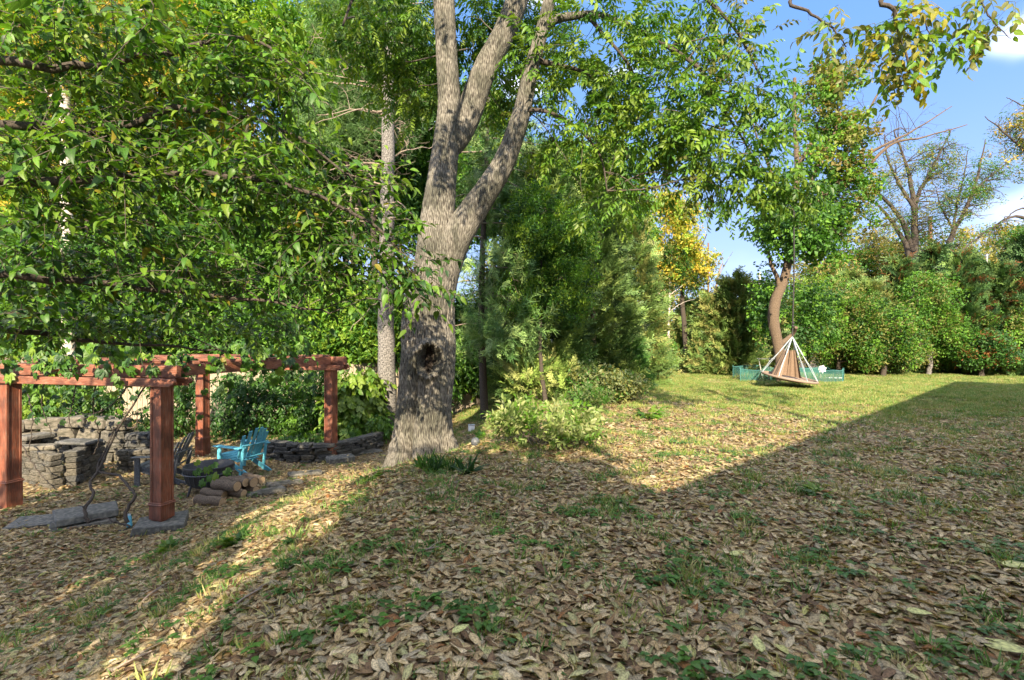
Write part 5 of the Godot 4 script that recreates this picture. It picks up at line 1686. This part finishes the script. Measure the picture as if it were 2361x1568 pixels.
# ------------------------------------------------------------------ swing, net garden, poles
func build_swing() -> void:
	var d := 17.2
	var apex := P(1827, 776, d)
	var c := P(1820, 870, d)
	var f := on(c.x, d)
	var t := thing("saucer_swing", "brown canvas saucer swing hung like a tepee from the crooked maple", "swing", f)
	var tilt := Basis(Vector3(0, 0, 1), -0.15) * Basis(Vector3(1, 0, 0), 0.1)
	var R := 0.83
	var rim := []
	for i in 41:
		rim.append(c - f + tilt * Vector3(cos(TAU * i / 40) * R, 0.0, sin(TAU * i / 40) * R))
	var b := MB.new()
	b.tube(rim, taper(0.04, 0.04, 41), 8)
	part(t, "rim", b.mesh(M.canvas))
	b = MB.new()
	b.lathe(Transform3D(tilt, c - f), [Vector2(0.0, -0.13), Vector2(0.4, -0.11), Vector2(0.7, -0.04), Vector2(R, 0.0)], 32)
	b.lathe(Transform3D(tilt, c - f), [Vector2(R, 0.004), Vector2(0.7, -0.03), Vector2(0.4, -0.09), Vector2(0.0, -0.11)], 32)
	part(t, "seat", b.mesh(M.canvas))
	# straps: broad webbing above, thinner cord below
	for k in 6:
		var a := TAU * k / 6 + 0.35
		var foot := c - f + tilt * Vector3(cos(a) * R, 0.02, sin(a) * R)
		var top := apex - f
		var mid := top.lerp(foot, 0.42)
		b = MB.new()
		b.tube([top, top.lerp(mid, 0.5), mid], [0.013, 0.022, 0.02], 6, true)
		var s := part(t, "strap", b.mesh(M.strap))
		b = MB.new()
		b.tube([mid, foot], [0.009, 0.009], 5, true)
		part(s, "cord", b.mesh(M.strap))
		b = MB.new()
		b.tube([mid, mid.lerp(foot, 0.5) + (foot - (c - f)) * 0.06, foot + (foot - (c - f)) * 0.02], [0.01, 0.01, 0.01], 4)
		part(s, "cord", b.mesh(M.strap))
	# the gathered cloth round the back and left of the tepee
	var pts := PackedVector3Array()
	for i in 9:
		for j in 33:
			var a := deg_to_rad(lerpf(130.0, 330.0, j / 32.0)) + 0.2
			var h := i / 8.0
			var foot := c - f + tilt * Vector3(cos(a) * R * 0.66, 0.0, sin(a) * R * 0.6)
			var top := (c - f).lerp(apex - f, 0.66) + Vector3(cos(a) * 0.22, 0, sin(a) * 0.2)
			var p := foot.lerp(top, h) + Vector3(cos(a), 0, sin(a)) * (0.035 * sin(j * 1.9) * (1.0 - 0.4 * h))
			pts.append(p)
	b = MB.new()
	b.sheet(9, 33, pts)
	part(t, "cloth", b.mesh(M.cloth))
	# rope and knots up into the crown
	var hang := P(1830, 470, 16.6)
	b = MB.new()
	var ln := curve([apex - f, P(1829, 700, 17.1) - f, P(1831, 600, 17.0) - f, hang - f], 14)
	b.tube(ln, taper(0.022, 0.022, 14), 6)
	part(t, "rope", b.mesh(M.rope))
	b = MB.new()
	for y in [752, 745, 660]:
		var p := P(1828.5, y, 17.15) - f
		b.lathe(Transform3D(Basis(), p), [Vector2(0.0, -0.05), Vector2(0.045, -0.02), Vector2(0.045, 0.02), Vector2(0.0, 0.05)], 10)
	part(t, "knot", b.mesh(M.rope))

func build_net_garden() -> void:
	var d := 19.4
	var f := on(P(1835, 880, d).x, d)
	var t := thing("net_fence", "low teal net fence around a small garden bed behind the swing", "fence", f)
	var x0 := P(1707, 880, d).x
	var x1 := P(1950, 880, d).x
	var corners := [on(x0, d), on(x1 - 0.25, d - 0.2), on(x1 + 0.05, d + 0.2), on(x1, d + 1.7), on(x0 + 0.5, d + 1.8), on(x0, d)]
	for i in 5:
		var a: Vector3 = corners[i]
		var b: Vector3 = corners[i + 1]
		var n := 9
		var pts := PackedVector3Array()
		for k in 4:
			for j in n:
				var p := a.lerp(b, j / (n - 1.0))
				p.y = gh(p.x, p.z) + 0.48 * k / 3.0 - (0.035 * sin(PI * 2.0 * j / (n - 1.0)) + 0.02 * sin(j * 1.9)) * (k / 3.0)
				p += (b - a).normalized().cross(Vector3.UP) * 0.03 * sin(j * 2.3 + k)
				pts.append(p - f)
		var m := MB.new()
		m.sheet(4, n, pts)
		var net := part(t, "net", m.mesh(M.net))
		for k in [0, 3]:
			m = MB.new()
			var ln := []
			for j in n:
				ln.append(pts[k * n + j] + Vector3(0, 0.004, 0))
			m.tube(ln, taper(0.008, 0.008, n), 4)
			part(net, "cord", m.mesh(M.net_cord))
		m = MB.new()
		m.tube([a - f, a - f + Vector3(0, 0.54, 0)], [0.013, 0.013], 5, true)
		part(t, "stake", m.mesh(M.net_cord))
	# white pinwheel flower on its stake
	var c := P(1893, 851, d + 0.6)
	f = on(c.x, d + 0.6)
	t = thing("pinwheel", "white flower shaped pinwheel on a thin stake above the teal net", "pinwheel", f)
	var st := MB.new()
	st.tube([Vector3.ZERO, c - f + Vector3(0, 0, -0.03)], [0.01, 0.01], 5, true)
	part(t, "stake", st.mesh(M.pole))
	for k in 7:
		var a := TAU * k / 7 + 0.2
		var m := MB.new()
		m.leaf(aim(c - f, Vector3(cos(a), sin(a), 0.35), Vector3(-sin(a) * 0.5, cos(a) * 0.5, 1.0), 1.0), 0.19, 0.13, 0.3, -0.2, 0.0, 5, 0.9)
		part(t, "petal", m.mesh(M.white))
	# thin wire cage left of the swing
	f = on(P(1768, 880, d + 0.5).x, d + 0.5)
	t = thing("wire_cage", "thin wire plant cage inside the net fence left of the swing", "plant cage", f)
	for k in 5:
		var a := TAU * k / 5 + 0.4
		var m := MB.new()
		m.tube([Vector3(cos(a) * 0.16, 0, sin(a) * 0.16), Vector3(cos(a) * 0.36, 0.88, sin(a) * 0.36)], [0.007, 0.007], 4)
		part(t, "upright", m.mesh(M.pole))
	for y in [0.35, 0.85]:
		var ring := []
		var R: float = 0.16 + 0.2 * y / 0.88
		for i in 17:
			ring.append(Vector3(cos(TAU * i / 16) * R, y, sin(TAU * i / 16) * R))
		var m := MB.new()
		m.tube(ring, taper(0.006, 0.006, 17), 4)
		part(t, "hoop", m.mesh(M.pole))
	# white edging pieces lying in the bed
	var spots := [[1788, 874, 0.34, "white plank left in the bed, left of the swing"], [1925, 870, 0.42, "longer white plank in the bed under the pinwheel"], [1918, 875, 0.22, "shorter white plank in the bed under the pinwheel"]]
	for k in 3:
		var m := MB.new()
		m.bx(Transform3D(Basis(Vector3.UP, 0.1 * k), Vector3.ZERO), Vector3(spots[k][2], 0.035, 0.12), 0.005)
		var x: float = (spots[k][0] - 1180.5) / F * (d + 0.7)
		var o := part(self, "plank", m.mesh(M.white), null, Transform3D(Basis(), on(x, d + 0.35 + 0.25 * k, 0.16)))
		tag(o, spots[k][3], "plank", "white planks in the garden bed")
	# bed plants
	var r := RandomNumberGenerator.new()
	r.seed = 180
	f = on(P(1830, 880, d).x, d + 0.8)
	t = thing("bed_plants", "straggly green plants growing inside the teal net", "plants", f)
	var xfs := []
	var cols := PackedColorArray()
	for i in 150:
		var p := on(r.randf_range(x0 + 0.3, x1 - 0.2), d + r.randf_range(0.2, 1.5))
		xfs.append(aim(p - f, Vector3.FORWARD.rotated(Vector3.UP, r.randf() * TAU), Vector3.UP, r.randf_range(1.2, 2.6)))
		cols.append(pick([MID, DARK, OLIVE, Color(0.25, 0.2, 0.08)], r, 0.2))
	M.tall_grass = grass_mesh(9, 0.13, 181)
	scatter(t, "plants", M.tall_grass, M.grass, xfs, cols)

func build_poles() -> void:
	var spec := [
		[2145, 500, 640, 42.0, 0.16, "reddish brown tall pole lit by sun beyond the hedge", M.rust_pole, "utility_pole"],
		[2275, 585, 720, 30.0, 0.06, "slender pale grey pole rising from the hedge near the right edge", M.pole, "pole"],
		[1633, 560, 700, 40.0, 0.07, "thin brownish pole standing in the gap of sky", M.rust_pole, "pole"],
		[1752, 628, 720, 48.0, 0.13, "distant utility pole with crossarm left of the swing tree", M.pole, "utility_pole"],
	]
	for s in spec:
		var top := P(s[0], s[1], s[3])
		var f := on(top.x, s[3])
		var t := thing(s[7], s[5], "pole", f)
		var m := MB.new()
		m.tube([Vector3(0, -0.2, 0), top - f], [s[4] * 1.15, s[4] * 0.85], 12, true)
		part(t, "shaft", m.mesh(s[6]))
		if s[0] == 1752:
			m = MB.new()
			m.bx(Transform3D(Basis(), P(1752, 650, s[3]) - f + Vector3(0, 0, 0.17)), Vector3(2.4, 0.13, 0.11), 0.01)
			part(t, "crossarm", m.mesh(M.pole))
			for k in 3:
				m = MB.new()
				m.tube([P(1752, 650, s[3]) - f + Vector3((k - 1) * 1.0, 0.07, 0.17), P(1752, 650, s[3]) - f + Vector3((k - 1) * 1.0, 0.28, 0.17)], [0.06, 0.04], 8, true)
				part(t, "insulator", m.mesh(M.white))
	# the broken dead tree in the gap of sky
	var f2 := on(P(1650, 700, 26).x, 26.0)
	var t2 := thing("dead_tree", "broken dead sapling poking up against the sky by the thin pole", "tree", f2)
	var kn := []
	limb(t2, "trunk", [f2, P(1646, 720, 26), P(1655, 640, 26), P(1664, 610, 26)], 0.09, 0.03, M.dead_twig, kn, 7, 14)
	limb(t2, "branch", [P(1655, 640, 26), P(1670, 612, 26), P(1690, 580, 26)], 0.03, 0.008, M.dead_twig, kn, 5, 8)
	limb(t2, "branch", [P(1668, 615, 26), P(1664, 590, 26), P(1668, 575, 26)], 0.02, 0.006, M.dead_twig, kn, 5, 8)

func build_small_things() -> void:
	var r := RandomNumberGenerator.new()
	r.seed = 190
	# white box lamp and grey ball by the bushes
	var f := G(1087, 996)
	var t := thing("garden_lamp", "small white box shaped garden lamp on the ground right of hollow tree", "lamp", f)
	var m := MB.new()
	m.bx(Transform3D(Basis(Vector3.UP, 0.25), Vector3(0, 0.09, 0)), Vector3(0.14, 0.16, 0.12), 0.012)
	part(t, "body", m.mesh(M.white))
	m = MB.new()
	m.bx(Transform3D(Basis(Vector3.UP, 0.25), Vector3(0, 0.178, 0)), Vector3(0.16, 0.016, 0.14), 0.006)
	part(t, "cap", m.mesh(M.strap))
	f = G(1096, 1029)
	t = thing("ball", "dark grey ball lying below the white garden lamp", "ball", f)
	m = MB.new()
	var prof := []
	for i in 11:
		prof.append(Vector2(sin(PI * i / 10.0) * 0.075 + 0.0001, 0.07 - cos(PI * i / 10.0) * 0.075))
	m.lathe(Transform3D(), prof, 20)
	part(t, "shell", m.mesh(M.charcoal))
	m = MB.new()
	var ring := []
	for i in 21:
		ring.append(Vector3(cos(TAU * i / 20) * 0.0755, 0.07, sin(TAU * i / 20) * 0.0755))
	m.tube(ring, taper(0.003, 0.003, 21), 4)
	part(t, "seam", m.mesh(M.black))
	# teal hose nozzle by the vine
	f = G(300, 1216)
	t = thing("hose_nozzle", "small teal hose nozzle lying at the foot of the vine stems", "nozzle", f)
	m = MB.new()
	m.tube([Vector3(-0.05, 0.14, -0.05), Vector3(-0.02, 0.09, -0.01), Vector3(0.02, 0.04, 0.03), Vector3(0.03, 0.02, 0.07)], [0.03, 0.034, 0.03, 0.036], 12, true)
	part(t, "body", m.mesh(M.teal))
	m = MB.new()
	m.tube([Vector3(-0.05, 0.14, -0.05), Vector3(-0.065, 0.165, -0.07)], [0.02, 0.024], 10, true)
	part(t, "tip", m.mesh(M.strap))
	m = MB.new()
	m.tube([Vector3(0.03, 0.02, 0.07), Vector3(0.0, 0.0, 0.12), Vector3(-0.1, 0.0, 0.16), Vector3(-0.2, 0.005, 0.1)], [0.014, 0.013, 0.013, 0.013], 8, true)
	part(t, "hose_end", m.mesh(M.black))
	# dead twigs on the leaves
	var tw := [[545, 1405, 605, 1372, "grey forked dead twig among the shaded leaves at lower left"], [260, 1560, 350, 1520, "dark dead twig at the bottom edge, left"], [960, 1285, 1015, 1275, "small grey twig on leaves below the hollow tree"], [330, 1395, 380, 1360, "thin twig at edge of the sunlit streak"]]
	for s in tw:
		var a := G(s[0], s[1]) + Vector3(0, 0.035, 0)
		var b := G(s[2], s[3]) + Vector3(0, 0.05, 0)
		t = thing("dead_twig", s[4], "twig", a, "dead twigs on the lawn")
		m = MB.new()
		m.tube(curve([Vector3.ZERO, (b - a) * 0.4 + Vector3(0, 0.012, 0.02), b - a], 9), taper(0.009, 0.004, 9), 6, true)
		part(t, "stick", m.mesh(M.dead_twig))
		m = MB.new()
		m.tube(curve([(b - a) * 0.45, (b - a) * 0.65 + Vector3(0.02, 0.02, -0.04), (b - a) * 0.85 + Vector3(0.03, 0.01, -0.1)], 6), taper(0.005, 0.002, 6), 5, true)
		part(t, "side_shoot", m.mesh(M.dead_twig))
	# single weeds on the lawn
	var weed := spray_mesh(9, 0.12, 0.11, 0.05, 191, 0.0, 4)
	var at := [[1495, 966, 1.6, "bright green weed clump alone on the sunlit leaves"], [540, 1258, 0.9, "small lime weed in the sunlit streak, left one"], [848, 1108, 0.8, "upright green weed on the slope below the hollow tree's left"], [1110, 1010, 1.0, "leafy weed beside the grey ball"], [1890, 1145, 0.8, "dark green weed in the shaded leaves at right"], [390, 1270, 0.8, "lime weed left of the streak's middle"]]
	for s in at:
		f = G(s[0], s[1])
		t = thing("weed", s[3], "plant", f, "weeds on the lawn")
		var xfs := []
		var cols := PackedColorArray()
		for i in 9:
			var a := r.randf() * TAU
			xfs.append(aim(Vector3(cos(a), 0, sin(a)) * 0.03 * s[2], Vector3(cos(a), r.randf_range(0.3, 1.2), sin(a)), Vector3.UP, s[2] * r.randf_range(0.8, 1.2)))
			cols.append(pick([BRIGHT, MID, LIME], r, 0.2))
		scatter(t, "leaves", weed, M.leaf, xfs, cols)

# ------------------------------------------------------------------ fallen leaves and grass
func build_litter() -> void:
	var r := RandomNumberGenerator.new()
	r.seed = 200
	var patch := FastNoiseLite.new()
	patch.seed = 201
	patch.frequency = 1.0
	patch.fractal_octaves = 3
	var shapes := []
	for k in 8:
		var m := MB.new()
		var curl: float = [0.0, 0.3, 0.5, -0.3, 0.15, -0.5, 0.1, 0.4][k]
		m.leaf(Transform3D(Basis(), Vector3(0, 0.0, 0.5)), 1.0, [0.44, 0.4, 0.34, 0.46, 0.5, 0.36, 0.42, 0.32][k], [0.05, 0.3, 0.6, 0.15, 0.1, 0.4, 0.2, 0.8][k], [0.0, 0.12, -0.2, 0.06, 0.2, -0.1, 0.25, 0.05][k], curl, 6, [0.7, 0.8, 0.6, 0.75, 0.85, 0.7, 0.65, 0.7][k])
		shapes.append(m.mesh())
	var pal := [Color(0.52, 0.375, 0.19), Color(0.6, 0.455, 0.255), Color(0.41, 0.28, 0.135), Color(0.26, 0.16, 0.075), Color(0.47, 0.385, 0.245), Color(0.68, 0.54, 0.335), Color(0.17, 0.1, 0.05), Color(0.53, 0.4, 0.215), Color(0.44, 0.345, 0.2), Color(0.46, 0.43, 0.2), Color(0.34, 0.285, 0.19)]
	var list := []
	var cols := []
	var d := 1.0
	while d < 24.0:
		var half := d * 1.04 + 2.2
		var dens := 1150.0 * minf(1.0, pow(3.4 / maxf(d, 0.1), 1.05))
		dens *= 1.0 - 0.8 * smoothstep(13.0, 19.0, d)
		var n := int(dens * half * 2.0 * 0.25)
		for i in n:
			var x := r.randf_range(-half, half)
			var z := -(d + r.randf() * 0.25)
			var q := patch.get_noise_2d(x, z)
			if q > 0.3 and r.randf() < 0.35 + 0.4 * smoothstep(9.0, 14.0, d):
				continue
			if d > 17.0 and x < 3.0:
				continue
			var p := Vector3(x, gh(x, z) + 0.012 + 0.03 * r.randf() * r.randf(), z)
			var up := Vector3.UP + rnd_dir(r) * Vector3(0.6, 0.1, 0.6) * r.randf()
			var a := r.randf() * TAU
			list.append(aim(p, Vector3(cos(a), r.randf_range(-0.25, 0.3), sin(a)), up, 0.045 + 0.07 * r.randf()))
			var c := pick(pal, r, 0.22)
			var e := r.randf()
			if e < 0.012:
				c = Color(0.5, 0.47, 0.16)
			elif e < 0.03:
				c = Color(0.33, 0.15, 0.05)
			elif e < 0.045:
				c = Color(0.09, 0.17, 0.04)
			cols.append(c)
		d += 0.25
	# a few have come to rest on the stones, the logs and the beams
	for q in [[188, 1186, 0.13, 0.4, 9], [362, 1200, 0.13, 0.22, 5], [640, 1122, 0.09, 0.3, 6], [705, 1096, 0.09, 0.25, 4], [785, 1064, 0.15, 0.2, 3], [560, 1128, 0.34, 0.3, 8], [740, 1062, 0.43, 0.6, 10]]:
		var c := G(q[0], q[1])
		for i in q[4]:
			var p := c + Vector3(r.randf_range(-1, 1) * q[3], q[2], r.randf_range(-0.6, 0.6) * q[3])
			list.append(aim(p, Vector3(r.randf_range(-1, 1), 0.1, r.randf_range(-1, 1)), Vector3.UP + rnd_dir(r) * 0.3, 0.06 + 0.05 * r.randf()))
			cols.append(pick(pal, r, 0.2))
	var order := range(list.size())
	var sc := PackedFloat32Array()
	for i in list.size():
		sc.append(score(list[i]))
	order.sort_custom(func(a, b): return sc[a] > sc[b])
	var ground: Node3D = get_node("ground")
	var rest := []
	var tint := []
	for k in 8:
		rest.append([])
		tint.append(PackedColorArray())
	var mats := []
	for k in 14:
		var m := leafy(0.75, 0.25, M.litter.albedo_texture)
		m.vertex_color_use_as_albedo = false
		m.albedo_color = (pick(pal, r, 0.2) if k != 5 else Color(0.48, 0.46, 0.16)).linear_to_srgb()
		mats.append(m)
	for k in order.size():
		var i: int = order[k]
		if k < 300:
			part(ground, "fallen_leaf", shapes[i % 8], mats[r.randi() % 14], list[i])
		else:
			rest[i % 8].append(list[i])
			tint[i % 8].append(cols[i])
	var big := [[2318, 1512, 0.21, 2.4, "large pale yellow leaf lying at the bottom right"], [2345, 1318, 0.17, 2.0, "pale yellow green leaf at the right edge"], [1748, 1505, 0.13, 0.2, "upright pale green leaf at the bottom"], [1700, 1290, 0.12, 1.4, ""], [1062, 1470, 0.1, 1.0, ""], [2120, 1430, 0.12, 2.2, ""]]
	for q in big:
		var m := leafy(0.7, 0.4, M.litter.albedo_texture)
		m.vertex_color_use_as_albedo = false
		m.albedo_color = Color(0.6, 0.6, 0.24).linear_to_srgb()
		var o := part(ground, "fallen_leaf", shapes[0], m, aim(G(q[0], q[1]) + Vector3(0, 0.05, 0), Vector3(sin(q[3]), 0.1, -cos(q[3])), Vector3.UP + Vector3.BACK * 0.3, q[2]))
		if q[4]:
			o.set_meta("label", q[4])
	for k in 8:
		scatter(ground, "fallen_leaves", shapes[k], M.litter, rest[k], tint[k])
	# grass: tufts between the leaves, thickening towards the far lawn
	var tuft := grass_mesh(12, 0.085, 202)
	var xfs := []
	var gc := PackedColorArray()
	var tries := 0
	while xfs.size() < 76000 and tries < 320000:
		tries += 1
		var dd := 1.9 + 25.0 * pow(r.randf(), 0.75)
		var half := dd * 1.04 + 2.0
		var x := r.randf_range(-half, half)
		var q := patch.get_noise_2d(x, -dd)
		var want := 0.4 * smoothstep(8.0, 13.0, dd) * smoothstep(2.0, 8.0, x) + (0.05 + smoothstep(0.1, 0.5, q) * 0.3) * (0.85 + 0.15 * smoothstep(4.0, 10.0, dd)) + smoothstep(10.0, 17.5, dd - 1.2 + 2.5 * q + 0.1 * x) * 0.9
		if x < edge_x(dd) + 1.0 and dd > 5.0:
			want *= 0.1
		if r.randf() > want:
			continue
		xfs.append(aim(on(x, dd), Vector3.FORWARD.rotated(Vector3.UP, r.randf() * TAU), Vector3.UP + rnd_dir(r) * 0.2, r.randf_range(0.6, 1.25)))
		gc.append(pick([Color(0.13, 0.22, 0.04), Color(0.1, 0.2, 0.035), Color(0.22, 0.25, 0.055), Color(0.33, 0.29, 0.11)], r, 0.25))
	var gr := scatter(self, "grass", tuft, M.grass, xfs, gc)
	gr.set_meta("label", "short grass growing through the leaves and over the far lawn")
	gr.set_meta("category", "grass")
	# clover and other low broad leaves
	var clover := MB.new()
	for k in 6:
		var a := r.randf() * TAU
		clover.leaf(aim(Vector3(cos(a) * 0.05 * r.randf(), 0.02 + 0.02 * r.randf(), sin(a) * 0.05 * r.randf()), Vector3(cos(a), r.randf_range(-0.1, 0.4), sin(a)), Vector3.UP, 1.0), 0.034, 0.026, 0.3, 0.2, 0.0, 3)
	xfs = []
	gc = PackedColorArray()
	tries = 0
	while xfs.size() < 1700 and tries < 60000:
		tries += 1
		var dd := 2.0 + 9.0 * r.randf()
		var half := dd * 1.04 + 0.5
		var x := r.randf_range(-half, half)
		if patch.get_noise_2d(x, -dd) < 0.05 + r.randf_range(-0.1, 0.45):
			continue
		xfs.append(aim(on(x, dd, 0.01), Vector3.FORWARD.rotated(Vector3.UP, r.randf() * TAU), Vector3.UP, r.randf_range(0.8, 1.6)))
		gc.append(pick([Color(0.08, 0.2, 0.04), Color(0.11, 0.25, 0.04)], r, 0.2))
	var cl := scatter(self, "clover", clover.mesh(), M.leaf, xfs, gc)
	cl.set_meta("label", "clover and small weeds in green patches among the near leaves")
	cl.set_meta("category", "clover")
